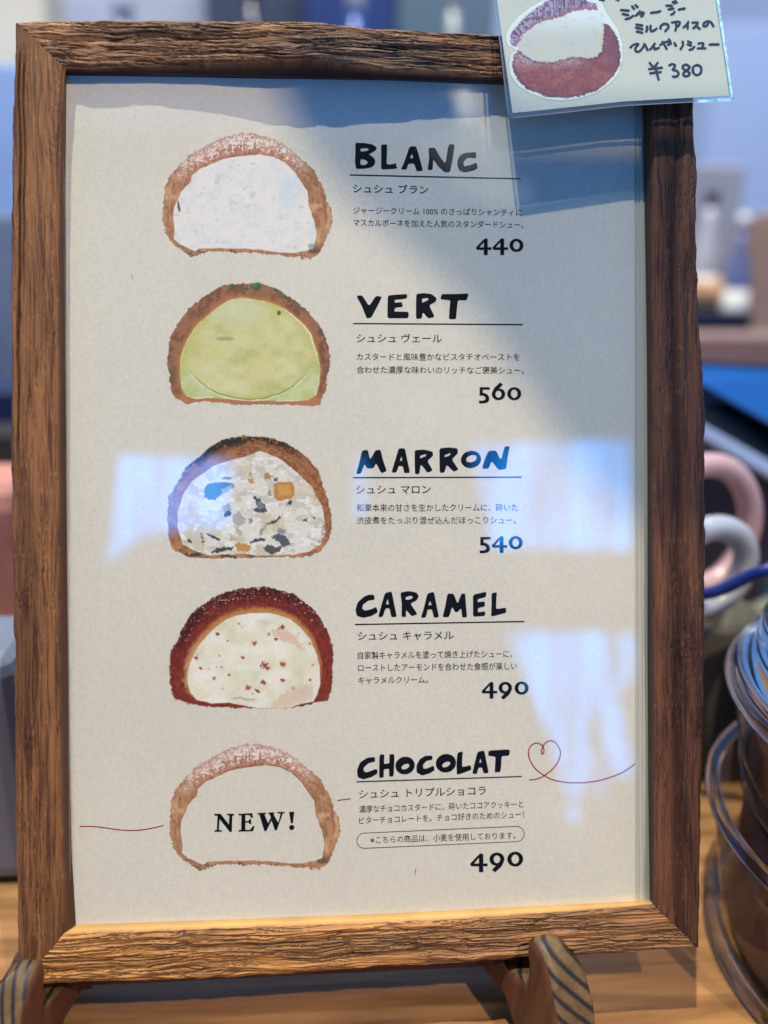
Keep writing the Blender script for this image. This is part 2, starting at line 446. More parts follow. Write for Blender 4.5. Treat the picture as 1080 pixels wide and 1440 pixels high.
rail('right', 1, [(978, 64), (976, 130), (978, 200), (982, 240), (980, 275), (982, 400), (986, 480), (992, 560), (993, 750), (992, 900), (990, 1000), (987, 1150), (985, 1250), (983, 1334)],
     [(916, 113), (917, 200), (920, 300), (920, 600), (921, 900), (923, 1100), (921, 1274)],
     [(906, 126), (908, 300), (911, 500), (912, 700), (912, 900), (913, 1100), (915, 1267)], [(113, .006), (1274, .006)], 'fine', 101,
     'dark brown right rail with a hollow dark band', 1000, 80)

# glass pane, tucked behind the rails' lips
gb = MB()
A0 = P(90, 103, 0.0); B0 = P(909, 124, 0.0); C0 = P(918, 1270, 0.0); D0 = P(101, 1306, 0.0)
def slab(corners, z0, z1, mb):
    vs = [tuple(fl([c[0], c[1], z])) for z in (z0, z1) for c in corners]
    mb.add(vs, [[3, 2, 1, 0], [4, 5, 6, 7], [0, 1, 5, 4], [1, 2, 6, 5], [2, 3, 7, 6], [3, 0, 4, 7]])
slab([D0, C0, B0, A0], 0.0004, 0.0020, gb)
M_glass = clear_mat('picture_glass', (0.985, 0.992, 0.99, 1), 0.0, 1.52)
gb.build('glass_pane', M_glass, frame)
bb = MB(); slab([P(60, 1345, 0), P(955, 1305, 0), P(950, 90, 0), P(50, 60, 0)], -0.0125, -0.0040, bb)
bb.build('backing_board', plain('hardboard', (.12, .07, .04, 1), .8), frame)

# ------------------------------------------------------------------ the printed menu sheet
sheet = empty('menu_sheet', M_FRAME @ OFF, 'cream printed menu sheet of five filled choux behind the glass', 'menu')
ZP = -0.0006
def paper_grid(corners, z, mat, name, wave=0.0, seed=3):
    n = 90; m = 120
    u = np.linspace(0, 1, n)[:, None]; v = np.linspace(0, 1, m)[None, :]
    c = [P(*p, 0.0) for p in corners]
    V = (c[0]*((1-u)*(1-v))[..., None]+c[1]*(u*(1-v))[..., None]+c[2]*(u*v)[..., None]+c[3]*((1-u)*v)[..., None])
    V[..., 2] = z-wave*fbm(u*5+0*v, v*7+0*u, seed)*2
    return grid_mesh(name, fl(V), True)
# the sheet itself, and the thicker mount strip seen past its right edge
link_mesh('paper', paper_grid([(99, 1308), (894, 1272), (893, 112), (90, 95)], ZP, None, 'paper'), M_paper, sheet)
mb = MB(); slab([P(95, 1312, 0), P(922, 1275, 0), P(915, 112, 0), P(86, 92, 0)], -0.0036, -0.0011, mb)
mb.build('mount_card', M_back, sheet)
mb = MB(); slab([P(900.5, 1274, 0), P(903, 1274, 0), P(897.5, 108, 0), P(895.5, 108, 0)], -0.0020, -0.00075, mb)
mb.build('sleeve_edge', plain('sleeve_plastic', (.60, .58, .49, 1), .4), sheet)
mb = MB(); slab([P(906.5, 1274, 0), P(909.5, 1274, 0), P(903.5, 108, 0), P(901, 108, 0)], -0.0020, -0.00065, mb)
mb.build('sleeve_edge', bpy.data.materials['sleeve_plastic'], sheet)

ZI = ZP+0.000025
_zl = [0]
def zlayer():
    _zl[0] += 1
    return ZI+0.000002*(_zl[0] % 12)

def chaikin(p, r=.18, it=1):
    p = np.array(p, float)
    for _ in range(it):
        q = np.roll(p, -1, 0)
        p = np.stack([p*(1-r)+q*r, p*r+q*(1-r)], 1).reshape(-1, 2)
    return p
def ellipse(cx, cy, rx, ry, tilt=0, n=28):
    t = np.linspace(0, 2*np.pi, n, endpoint=False); a = math.radians(tilt)
    x = rx*np.cos(t); y = ry*np.sin(t)
    return np.stack([cx+x*math.cos(a)-y*math.sin(a), cy+x*math.sin(a)+y*math.cos(a)], 1)
def fill_px(name, loops, mat, parent, label=None, z=None, project=None):
    """filled print from closed loops in photo pixels (holes by even-odd)"""
    cu = bpy.data.curves.new(name, 'CURVE'); cu.dimensions = '2D'; cu.fill_mode = 'BOTH'
    for L in loops:
        sp = cu.splines.new('POLY'); sp.points.add(len(L)-1)
        for i, (x, y) in enumerate(L): sp.points[i].co = (x, y, 0, 1)
        sp.use_cyclic_u = True
    o = bpy.data.objects.new(name, cu); COL.objects.link(o)
    dg = bpy.context.evaluated_depsgraph_get()
    me = bpy.data.meshes.new_from_object(o.evaluated_get(dg))
    bpy.data.objects.remove(o)
    co = np.zeros(len(me.vertices)*3); me.vertices.foreach_get('co', co); co = co.reshape(-1, 3)
    z = zlayer() if z is None else z
    q = (project or (lambda u, v, z: fl(P(u, v, z))))(co[:, 0], co[:, 1], z)
    me.vertices.foreach_set('co', q.ravel()); me.update()
    ob = link_mesh(name, me, mat, parent)
    if label: ob['label'] = label
    return ob
def spline(pts, k=8, closed=False):
    p = np.array(pts, float)
    if len(p) < 3: return p
    q = np.vstack([2*p[0]-p[1], p, 2*p[-1]-p[-2]])
    out = []
    for i in range(1, len(q)-2):
        for t in np.linspace(0, 1, k, endpoint=False):
            a, b, c, d = q[i-1], q[i], q[i+1], q[i+2]
            out.append(.5*((2*b)+(-a+c)*t+(2*a-5*b+4*c-d)*t*t+(-a+3*b-3*c+d)*t**3))
    out.append(p[-1]); return np.array(out)
def stroke_px(name, strokes, width, mat, parent, label=None, project=None, wob=0, z=None):
    V = []; F = []; zz = []
    rs = random.Random(5)
    for si, st in enumerate(strokes):
        p = spline(st); d = np.gradient(p, axis=0); L = np.linalg.norm(d, axis=1)+1e-9
        nrm = np.stack([-d[:, 1]/L, d[:, 0]/L], 1)
        w = width/2*(1+wob*np.array([rs.uniform(-1, 1) for _ in p]))
        z0 = (ZI if z is None else z)+0.000003*(si % 9)
        b = len(V)
        for a_, n_, w_ in zip(p, nrm, w): V.append(a_+n_*w_); V.append(a_-n_*w_); zz += [z0, z0]
        for i in range(len(p)-1): F.append([b+2*i, b+2*i+1, b+2*i+3, b+2*i+2])
        for e, (c, w_) in enumerate(((p[0], w[0]), (p[-1], w[-1]))):
            b = len(V)
            for x in ellipse(c[0], c[1], w_, w_, 0, 12): V.append(x); zz.append(z0+.0000015*(e+1))
            F.append(list(range(b, b+12)))
    V = np.array(V); q = (project or (lambda u, v, z: fl(P(u, v, z))))(V[:, 0], V[:, 1], np.array(zz))
    me = mesh_from(name, q, F); o = link_mesh(name, me, mat, parent)
    if label: o['label'] = label
    return o
def text_px(name, body, x0, y0, x1, y1, em, mat, parent, weight=0.0, label=None, slant=0):
    """a line of print whose centre runs from (x0, y0) to (x1, y1) in photo pixels"""
    cu = bpy.data.curves.new(name, 'FONT'); cu.body = body; cu.size = 1; cu.offset = weight; cu.resolution_u = 2
    o = bpy.data.objects.new(name, cu); COL.objects.link(o)
    dg = bpy.context.evaluated_depsgraph_get()
    me = bpy.data.meshes.new_from_object(o.evaluated_get(dg))
    bpy.data.objects.remove(o)
    co = np.zeros(len(me.vertices)*3); me.vertices.foreach_get('co', co); co = co.reshape(-1, 3)
    lo, hi = co[:, 0].min(), co[:, 0].max()
    t = (co[:, 0]-lo)/(hi-lo)
    u = x0+(x1-x0)*t; v = y0+(y1-y0)*t-(co[:, 1]-.38)*em
    q = fl(P(u, v, zlayer()))
    me.vertices.foreach_set('co', q.ravel()); me.update()
    ob = link_mesh(name, me, mat, parent)
    if label: ob['label'] = label
    return ob
def zl(scale, ox, oy, loops): return [np.array(L, float)/scale+np.array([ox, oy]) for L in loops]

HEAD = {}
HEAD['BLANC'] = (5.684, 490, 195, [
 [(55,32),(130,35),(190,45),(225,68),(222,90),(185,115),(163,125),(200,150),(215,175),(210,205),(185,230),(130,240),(60,242),(52,180),(55,100)],
 [(97,78),(150,76),(165,88),(140,100),(97,102)], [(97,165),(130,168),(155,185),(145,205),(115,212),(95,205)],
 [(260,47),(310,45),(308,120),(305,205),(355,205),(378,192),(390,238),(340,243),(260,247),(262,150)],
 [(488,62),(540,60),(560,120),(597,258),(545,260),(525,200),(480,200),(462,248),(420,246),(445,190)], [(507,120),(518,155),(493,155)],
 [(640,75),(690,70),(735,150),(775,200),(800,45),(850,45),(830,180),(812,268),(770,270),(715,220),(678,165),(672,250),(632,250),(645,160)],
 [(1020,108),(1022,140),(1015,162),(980,152),(945,158),(918,190),(925,222),(970,212),(1025,190),(1033,240),(990,258),(930,270),(890,258),(870,220),(872,170),(895,130),(940,112)]])
HEAD['VERT'] = (5.684, 490, 405, [
 [(62,62),(110,58),(165,145),(220,62),(268,70),(240,130),(182,238),(145,243),(110,150)],
 [(315,60),(390,52),(468,48),(470,82),(420,92),(370,95),(372,118),(428,112),(435,150),(372,160),(365,188),(480,190),(482,225),(470,243),(390,242),(312,243),(312,150)],
 [(542,48),(600,40),(665,48),(705,80),(698,110),(645,140),(690,230),(640,245),(595,195),(585,245),(540,248),(540,150)], [(588,85),(635,80),(640,95),(590,118)],
 [(745,48),(850,48),(962,43),(945,100),(875,98),(868,160),(860,250),(803,250),(808,160),(815,98),(735,92)]])
HEAD['MARRON'] = (4.596, 490, 620, [
 [(88,62),(125,58),(140,120),(175,60),(208,58),(222,120),(248,195),(212,210),(180,145),(160,178),(120,178),(105,150),(80,212),(50,214),(70,140)],
 [(325,48),(365,48),(378,110),(398,208),(360,208),(352,165),(325,162),(310,205),(278,205),(300,130)], [(342,100),(348,128),(333,128)],
 [(428,60),(490,56),(545,70),(548,95),(510,130),(545,190),(512,208),(468,150),(458,215),(430,215),(428,130)], [(465,95),(505,85),(498,100),(462,112)],
 [(588,48),(650,42),(705,48),(708,80),(668,120),(712,185),(680,200),(635,155),(620,205),(590,207),(588,130)], [(622,92),(662,78),(655,95),(622,105)],
 ellipse(792,120,66,56,-10), ellipse(795,115,35,22,-20),
 [(905,65),(955,62),(985,125),(1010,35),(1043,35),(1030,100),(1020,182),(970,188),(925,130),(905,180),(862,180),(880,120)]])
HEAD['CARAMEL'] = (4.596, 490, 825, [
 [(165,52),(170,85),(130,90),(95,115),(88,140),(105,155),(150,145),(180,130),(190,165),(150,190),(95,202),(55,190),(45,150),(60,100),(100,65),(130,52)],
 [(235,42),(280,30),(295,110),(313,195),(278,198),(265,140),(240,140),(222,195),(192,197),(210,130)], [(253,78),(262,112),(243,115)],
 [(335,38),(390,28),(440,38),(455,62),(440,90),(400,110),(447,178),(410,192),(372,150),(372,196),(343,196),(345,110)], [(370,68),(405,58),(418,70),(400,82),(370,85)],
 [(510,45),(552,32),(568,110),(585,198),(552,200),(540,148),(512,148),(500,200),(468,202),(490,130)], [(528,92),(538,120),(515,120)],
 [(640,45),(680,45),(705,110),(730,45),(755,45),(760,120),(767,198),(735,200),(728,140),(705,165),(690,165),(670,130),(650,197),(608,198),(625,130)],
 [(805,52),(893,32),(888,68),(835,82),(835,100),(882,95),(882,128),(840,138),(835,165),(885,160),(882,190),(805,195),(805,120)],
 [(925,42),(960,35),(955,100),(955,145),(1018,135),(1020,168),(960,185),(922,193),(925,120)]])
HEAD['CHOCOLAT'] = (4.596, 490, 1045, [
 [(172,90),(172,120),(130,130),(98,160),(98,180),(115,190),(185,165),(188,195),(150,220),(95,235),(60,220),(55,175),(75,125),(120,95)],
 [(200,75),(232,72),(230,135),(265,130),(265,72),(298,72),(293,215),(263,218),(263,165),(228,170),(228,222),(198,226)],
 ellipse(366,145,63,57,-15), ellipse(368,152,27,15,-25),
 [(543,80),(543,108),(505,115),(482,140),(485,165),(505,165),(550,145),(558,175),(520,198),(475,210),(440,190),(440,145),(460,105),(495,82)],
 ellipse(630,130,66,60,-15), ellipse(632,138,28,15,-25),
 [(705,62),(740,52),(735,110),(735,155),(790,142),(795,172),(750,190),(700,207),(698,130)],
 [(835,55),(878,48),(890,110),(907,193),(875,197),(862,158),(840,160),(830,200),(800,198),(815,130)], [(853,100),(860,125),(845,128)],
 [(905,48),(1045,40),(1038,82),(990,85),(988,140),(982,188),(945,190),(948,140),(950,88),(903,82)]])
for k, (sc, ox, oy, loops) in HEAD.items():
    fill_px('heading', zl(sc, ox, oy, [chaikin(L, .13) if len(L) < 24 else L for L in loops]), M_ink, sheet, 'hand lettered heading %s in navy black' % k)
ULN = [((492,246),(732,251.5),1.9), ((496.3,455),(735.3,456.5),1.9), ((496.5,671.8),(733.5,671),1.9), ((499,878.3),(737.5,874),1.9), ((501,1099.5),(733.5,1092),1.7)]
for (a, b, w) in ULN:
    a = np.array(a); b = np.array(b)
    fill_px('underline', [[a+(0,-w/2), b+(0,-w/2), b+(0,w/2), a+(0,w/2)]], M_ink, sheet)
TXT = [
 ('caption','シュシュ ブラン',496.3,265.0,602.4,266.8,13.6), ('description','ジャージークリーム 100% のさっぱりシャンティに',496.9,295.8,734,298.9,11),
 ('description','マスカルポーネを加えた人気のスタンダードシュー。',496.9,313.2,736,316.2,11),
 ('caption','シュシュ ヴェール',501.5,475.6,621.3,476,13.8), ('description','カスタードと風味豊かなピスタチオペーストを',501.5,501.8,731,502.2,11.3),
 ('description','合わせた濃厚な味わいのリッチなご褒美シュー。',501.5,520,737,521,11.3),
 ('caption','シュシュ マロン',500.7,688.6,605.7,688.2,13.8), ('description','和栗本来の甘さを生かしたクリームに、砕いた',501.5,714.2,728.4,713.6,11.5),
 ('description','渋皮煮をたっぷり混ぜ込んだほっこりシュー。',501.5,732,725.5,731.4,11.5),
 ('caption','シュシュ キャラメル',503.3,894.3,638,893.3,14), ('description','自家製キャラメルを塗って焼き上げたシューに、',503.3,921.8,720.5,919.4,11.5),
 ('description','ローストしたアーモンドを合わせた食感が楽しい',503.7,939.2,727,936.6,11.5), ('description','キャラメルクリーム。',503.7,956.8,602,955.8,11.3),
 ('caption','シュシュ トリプルショコラ',505,1116.9,683.5,1111.6,14), ('description','濃厚なチョコカスタードに、砕いたココアクッキーと',505,1138.2,736,1130.6,11),
 ('description','ビターチョコレートを。チョコ好きのためのシュー！',505,1154,737,1145.2,11)]
for (nm, s, x0, y0, x1, y1, em) in TXT:
    text_px(nm, s, x0, y0, x1, y1, em, M_ink if nm == 'caption' else M_inkthin, sheet, .008 if nm == 'caption' else .006)
text_px('note_text', '※こちらの商品は、小麦を使用しております。', 520.7, 1181.4, 725, 1174.6, 11, M_ink, sheet, .004)
# pill-shaped outline round the note
def pill(x0, y0, x1, y1, h, k=12):
    r = h/2; out = []
    ang = math.atan2(y1-y0, x1-x0)
    for c, a0 in (((x1-r, y1), -90), ((x0+r, y0), 90)):
        for i in range(k+1):
            a = math.radians(a0+180*i/k)+ang; out.append((c[0]+r*math.cos(a), c[1]+r*math.sin(a)))
    return out
fill_px('note_box', [pill(501.3,1182.3,737.7,1172.8,22.4), pill(502.3,1182.26,736.7,1172.84,20.4)], M_inkthin, sheet)

def four(x, y, k=1.0):
    L = [[(-36,5),(5,-5),(32,8),(32,148),(97,148),(97,192),(32,192),(32,280),(-34,280),(-34,192),(-150,192),(-165,160),(-150,140)], [(-34,60),(-34,148),(-108,148)]]
    L = [[(-32,10),(-8,-5),(18,-2),(32,15),(32,148),(97,148),(97,192),(32,192),(32,280),(-34,280),(-34,192),(-150,192),(-168,162),(-165,148)], [(-34,62),(-34,148),(-108,148)]]
    return [np.array([(x+a*k, y+b*k) for a, b in l]) for l in L]
def zero(x, y, k=1.0): return [ellipse(x, y, 119*k, 112*k), ellipse(x, y, 55*k, 69*k)]
def five(x, y, k=1.0):
    return [np.array([(x+a*k, y+b*k) for a, b in [(15,0),(185,0),(185,46),(68,46),(68,96),(120,108),(160,140),(178,185),(175,225),(150,258),(100,276),(5,278),(0,230),(70,228),(105,215),(115,190),(105,165),(70,146),(12,146)]])]
def six(x, y, s=1, k=1.0):
    th = np.radians(np.linspace(-66, 206, 26))
    arc = [(114*math.cos(t), 103*math.sin(t)) for t in th]
    o = [(28,-200),(76,-162),(12,-92)]+arc+[(-70,-110)]
    return [np.array([(x+s*a*k, y+s*b*k) for a, b in o]), ellipse(x, y, 50*k, 58*k)]
PR = [('440', 12, 660, 320, four(278,185)+four(556,185)+zero(795,300)),
      ('560', 12, 660, 530, five(160,172)+six(492,292)+zero(758,284)),
      ('540', 12, 660, 740, five(172,180)+four(545,170)+zero(782,278)),
      ('490', 12, 660, 945, four(375,170)+six(607,268,-1)+zero(882,272)),
      ('490', 10.8, 650, 1185, four(288,168)+six(527,252,-1)+zero(805,250,1.02))]
for (k, sc, ox, oy, loops) in PR:
    fill_px('price', zl(sc, ox, oy, loops), M_ink, sheet, 'bold old style price %s' % k)
fill_px('new_mark', zl(7.714, 290, 1130, [
 [(85,112),(155,110),(245,225),(252,132),(225,125),(225,110),(305,112),(300,128),(283,135),(278,308),(255,308),(145,170),(138,285),(170,292),(168,306),(88,308),(90,292),(115,285),(122,135),(88,130)],
 [(348,112),(500,103),(508,155),(485,155),(475,128),(425,125),(425,190),(460,188),(465,170),(488,170),(488,225),(468,222),(460,205),(425,208),(425,285),(475,285),(505,245),(525,243),(510,300),(350,305),(350,290),(378,285),(382,130),(350,128)],
 [(555,103),(650,98),(650,112),(632,118),(672,212),(700,150),(688,116),(672,112),(672,98),(740,95),(742,108),(728,113),(782,208),(806,112),(770,105),(770,92),(850,90),(848,105),(830,110),(765,292),(745,292),(708,185),(652,298),(630,298),(575,120),(555,115)],
 [(898,90),(955,88),(940,215),(918,215)], ellipse(928,260,28,28)]), M_ink, sheet, 'bold serif NEW! inside the lowest chou')
HT = [(133,415),(170,412),(215,398),(250,378),(300,340),(345,285),(368,215),(350,160),(320,125),(285,118),(250,138),(228,175),(223,208),(232,219),(242,205),(240,172),(222,148),(190,135),(150,150),(127,190),(130,245),(165,315),(220,365),(300,410),(400,432),(500,437),(600,430),(700,410),(800,375),(860,345),(930,297)]
stroke_px('heart_ribbon', [np.array(HT)/5.4+np.array([720,1020])], 1.7, M_red, sheet, 'thin red line looped into a heart')
stroke_px('ribbon_line', [np.array([(60,348),(110,349),(150,353),(190,359),(230,363),(265,363),(290,361),(330,354),(368,345)])/2.634+np.array([90,1030])], 1.6, M_red, sheet)
stroke_px('paper_fibre', [[(585, 1222), (583, 1231)]], .8, M_inkthin, sheet)
stroke_px('paper_fibre', [[(184, 386), (187, 392)]], .7, M_inkthin, sheet)
stroke_px('ribbon_line', [np.array([(1014,252),(1060,246)])/2.634+np.array([90,1030])], 1.6, M_red, sheet)

# ------------------------------------------------------------------ watercolour choux
def sdist(px, py, poly):
    """signed distance to a closed polygon (inside positive)"""
    best = np.full(px.shape, 1e9); ins = np.zeros(px.shape, bool)
    n = len(poly)
    for i in range(n):
        ax, ay = poly[i]; bx, by = poly[(i+1) % n]
        ex, ey = bx-ax, by-ay; L = ex*ex+ey*ey+1e-12
        t = np.clip(((px-ax)*ex+(py-ay)*ey)/L, 0, 1)
        best = np.minimum(best, (px-ax-t*ex)**2+(py-ay-t*ey)**2)
        c = ((ay > py) != (by > py)) & (px < ex*(py-ay)/(ey+1e-12*(ey == 0))+ax)
        ins ^= c
    return np.where(ins, 1, -1)*np.sqrt(best)
def mixc(c, col, w):
    col = s2l(col)/.82 if not isinstance(col, np.ndarray) else col
    return c+(np.clip(col, 0, 1)-c)*np.clip(w, 0, 1)[..., None]
def arrays(x0, y0, x1, y1, step):
    xs = np.arange(x0, x1, step); ys = np.arange(y0, y1, step)
    return np.meshgrid(xs, ys, indexing='ij')

OUT_B = [(60,470),(52,560),(75,640),(110,680),(160,725),(215,758),(260,752),(330,730),(420,735),(560,742),(680,750),(780,765),(890,772),(930,745),(960,690),(990,620),(1010,560),(1000,500),(975,440),(950,360),(905,280),(850,230),(800,185),(740,135),(650,95),(570,72),(500,70),(420,85),(340,120),(270,155),(210,190),(140,260),(85,320),(70,380)]
IN_B = [(120,540),(130,630),(125,660),(160,690),(235,725),(260,712),(380,708),(500,712),(600,718),(720,735),(800,735),(860,725),(900,710),(915,640),(900,560),(870,480),(865,400),(830,350),(790,290),(740,240),(680,210),(600,195),(500,205),(420,215),(340,245),(270,275),(225,310),(215,350),(165,400),(150,440),(125,490)]
OUT_V = [(80,500),(95,560),(100,650),(140,705),(180,728),(300,715),(420,728),(520,738),(640,732),(760,735),(900,745),(940,730),(945,700),(975,650),(975,590),(990,520),(995,460),(985,400),(960,330),(910,260),(880,220),(830,175),(760,125),(700,85),(640,68),(590,45),(540,55),(450,60),(400,65),(330,105),(260,150),(200,200),(150,270),(100,350),(92,420)]
IN_V = [(155,560),(165,640),(190,685),(240,700),(330,695),(430,700),(520,712),(640,710),(760,715),(870,710),(915,680),(930,620),(938,540),(925,470),(905,400),(885,340),(850,290),(790,240),(740,200),(660,165),(580,150),(500,138),(430,150),(370,190),(310,240),(250,290),(210,350),(175,420),(158,490)]
OUT_M = [(82,510),(85,560),(90,640),(120,690),(170,720),(250,738),(350,742),(450,735),(560,740),(680,728),(800,735),(880,730),(940,700),(985,640),(1005,570),(1000,500),(985,410),(955,330),(930,250),(890,200),(840,150),(800,125),(760,95),(680,68),(600,55),(520,52),(450,62),(400,75),(320,115),(260,170),(190,225),(140,310),(90,400)]
IN_M = [(140,560),(160,620),(170,660),(240,695),(310,720),(400,715),(500,710),(600,722),(700,720),(800,715),(880,700),(940,660),(965,600),(965,540),(950,450),(920,400),(890,340),(830,280),(770,230),(720,190),(660,160),(600,140),(540,165),(470,185),(400,205),(340,225),(280,270),(220,310),(170,390),(145,480)]
OUT_C = [(95,520),(98,600),(105,650),(130,690),(190,715),(300,735),(420,738),(520,742),(640,745),(760,742),(860,730),(930,705),(985,700),(1000,650),(1010,560),(1010,460),(1012,400),(985,320),(950,250),(910,195),(850,145),(790,100),(700,75),(620,58),(560,65),(480,72),(400,95),(330,130),(260,175),(210,220),(165,300),(130,380),(100,430)]
IN_C = [(200,590),(215,650),(250,690),(330,710),(430,705),(520,725),(640,742),(740,742),(830,715),(900,700),(920,660),(935,600),(930,500),(905,420),(880,360),(830,300),(770,250),(700,225),(640,215),(560,215),(480,228),(420,250),(360,290),(310,340),(260,400),(225,470),(205,530)]

def poly_mask(X, Y, pts, soft=5, rag=4, seed=1):
    return sst(-soft, soft, sdist(X, Y, pts)+rag*(vn(X/9, Y/9, seed)-.5)*2)
def chou(kind, ox, oy, warp=None, label=''):
    """X, Y are in the traced drawing's units: four per photo pixel"""
    X, Y = arrays(20, 10, 1050, 800, 3.0)
    out, inn = {'b': (OUT_B, IN_B), 'n': (OUT_B, IN_B), 'v': (OUT_V, IN_V), 'm': (OUT_M, IN_M), 'c': (OUT_C, IN_C)}[kind]
    wob = 7*(fbm(X/26, Y/26, 3)-.5)*2+5*(vn(X/7, Y/7, 8)-.5)*2
    do = sdist(X, Y, out)+wob*(.9 if kind in 'vmc' else 1.2)
    di = sdist(X, Y, inn)+3*(fbm(X/30, Y/30, 13)-.5)*2+2*(vn(X/8, Y/8, 9)-.5)
    r = np.clip(-di/(np.abs(di)+np.abs(do)+1e-6), 0, 1)      # 0 at the cream, 1 at the outer edge
    th = np.degrees(np.arctan2(-(Y-520), X-530))              # 90 = top
    top = sst(28, 62, th)*(1-sst(128, 160, th))
    di = di+(7 if kind in 'bnc' else 4)
    crust = sst(-3, 3, -di)
    n1 = fbm(X/45, Y/45, 21); n2 = fbm(X/14, Y/14, 22); n3 = vn(X/5, Y/5, 23)
    # brush strokes run along the rim
    ang = np.arctan2(Y-480, (X-530)*.85); st = fbm(ang*16, (do)/9, 31, 3); st2 = vn(ang*90, do/16+n2*3, 33)
    c = np.zeros(X.shape+(3,)); alpha = sst(-4, 4, do)
    def S(*rgb): return np.array(s2l(rgb))/.80
    if kind in 'bn':
        c[:] = S(172, 128, 96)
        c = mixc(c, (138, 84, 52), sst(.45, .75, st)*.75)
        c = mixc(c, (204, 166, 128), sst(.5, .75, fbm(X/30, Y/60, 210))*.7); c = mixc(c, (140, 98, 74), sst(.5, .7, fbm(X/22, Y/50, 211))*.6)
        c = mixc(c, (150, 74, 62), sst(.42, .62, n2)*top*.85)
        c = mixc(c, (196, 132, 116), sst(.4, .6, n1)*top*.6)
        powder = sst(.47, .62, .25*st2+.45*n2+.32*vn(X/11+Y/30, Y/9-X/40, 37))*np.clip(top*1.15, 0, 1)*sst(.05, .45, r)
        c = mixc(c, (228, 219, 212), powder*.95); c = mixc(c, (222, 208, 200), top*sst(.3, .8, r)*.35)
        c = mixc(c, (110, 58, 50), sst(.72, .85, n3*.6+n2*.5)*top*.6)
        c = mixc(c, (128, 70, 46), (1-sst(0, .22, r))*.7*(sst(.3, .6, n1)))
        bot = sst(690, 730, Y)
        c = mixc(c, (86, 72, 66), bot*sst(.5, .66, fbm(X/60, Y/20, 44))*.8)
        c = mixc(c, (176, 112, 72), (1-sst(-9, 0, do-11))*.4)
        alpha = alpha*(1-.5*top*sst(.75, 1, r)*sst(.45, .65, n3))
    elif kind == 'v':
        c[:] = S(146, 104, 78)
        c = mixc(c, (112, 76, 68), sst(.45, .65, n1)*.8); c = mixc(c, (172, 112, 76), sst(.52, .7, n2)*.5)
        c = mixc(c, (178, 124, 66), (1-sst(.05, .35, r))*.85)
        c = mixc(c, (100, 84, 62), sst(.5, .62, fbm(X/60, Y/60, 50))*.6*sst(.3, .7, r))
        c = mixc(c, (186, 120, 84), sst(640, 720, Y)*.7)
        for (gx, gy, gr) in ((450, 62, 24), (580, 68, 40), (520, 80, 22), (690, 88, 20), (750, 125, 20)):
            c = mixc(c, (52, 92, 70), (1-sst(gr*.5, gr, np.hypot(X-gx, (Y-gy)*1.2)+10*(n3-.5)))*.9)
            c = mixc(c, (120, 140, 110), (1-sst(gr*.2, gr*.6, np.hypot(X-gx+6, (Y-gy+6)*1.2)+10*(n3-.5)))*.4)
    elif kind == 'm':
        c[:] = S(158, 106, 72)
        c = mixc(c, (118, 76, 52), sst(.42, .62, st)*.8); c = mixc(c, (188, 130, 88), sst(.55, .75, n2)*.5)
        blk = sst(.35, .8, r)*sst(35, 70, th)*(1-sst(135, 160, th))
        c = mixc(c, (52, 44, 40), blk*sst(.38, .55, n2*.6+n1*.45))
        c = mixc(c, (96, 62, 40), (1-sst(0, .16, r))*sst(.45, .6, n1)*.8)
        c = mixc(c, (196, 138, 82), sst(600, 690, Y)*sst(.4, .6, n1)*.6)
        c = mixc(c, (70, 66, 60), sst(690, 715, Y)*sst(.5, .6, fbm(X/50, Y/20, 77))*(1-sst(680, 740, X)))
    else:
        c[:] = S(122, 50, 40)
        c = mixc(c, (66, 26, 30), sst(.3, .8, r)*sst(10, 60, th)*(1-sst(150, 185, th))*.95)
        c = mixc(c, (150, 62, 50), sst(.5, .7, n2)*.5); c = mixc(c, (84, 34, 30), sst(.48, .7, st)*.6)
        c = mixc(c, (182, 128, 76), (1-sst(.12, .34, r+.2*(n2-.5)))*(.95)*sst(-20, 20, th))
        c = mixc(c, (190, 152, 110), (1-sst(.10, .4, r+.3*(st-.5)))*sst(140, 165, np.abs(th))*.7)
        sp = sst(.86, .93, vn(X/6.5, Y/6.5, 61))*sst(.45, .7, r)*sst(20, 50, th)*(1-sst(140, 170, th))
        c = mixc(c, (220, 205, 198), sp*.9)
    # the filling
    ic = np.zeros_like(c)
    if kind == 'b':
        ic[:] = S(216, 212, 205)
        ic = mixc(ic, (198, 202, 204), sst(.45, .75, n1)*.4); ic = mixc(ic, (170, 176, 180), sst(.68, .8, fbm(X/40, Y/22, 71))*.5)
        rg = np.abs(fbm(X/60, Y/60, 72)-.5); ic = mixc(ic, (160, 164, 168), (1-sst(0, .008, rg))*.25*sst(.5, .6, n1))
        ic = mixc(ic, (188, 202, 212), sst(640, 760, X)*(1-sst(760, 880, X))*sst(250, 380, Y)*(1-sst(420, 560, Y))*.6)
        ic = mixc(ic, (96, 92, 84), poly_mask(X, Y, [(140,445),(152,470),(156,505),(148,515),(138,490)], 3, 2))
        ic = mixc(ic, (120, 122, 118), poly_mask(X, Y, [(870,700),(905,685),(915,710),(880,725)], 5, 5)*.7)
        ic = mixc(ic, (214, 190, 186), poly_mask(X, Y, [(745,715),(760,690),(775,715)], 4, 3)*.8)
    elif kind == 'v':
        ic[:] = S(196, 192, 136)
        ic = mixc(ic, (208, 203, 160), sst(.25, .8, fbm(X/110, Y/90, 81, 5))*.9)
        ic = mixc(ic, (172, 170, 98), sst(.3, .85, fbm(X/130, Y/90, 82, 5))*.8)
        ic = mixc(ic, (182, 180, 100), sst(60, 0, di)*0+(1-sst(0, 60, di))*.7)
        ic = mixc(ic, (204, 206, 176), (1-sst(60, 130, np.hypot((X-470)*.6, Y-210)))*.5)
        ell = (np.hypot((X-540)/375, (Y-400)/305)-1)
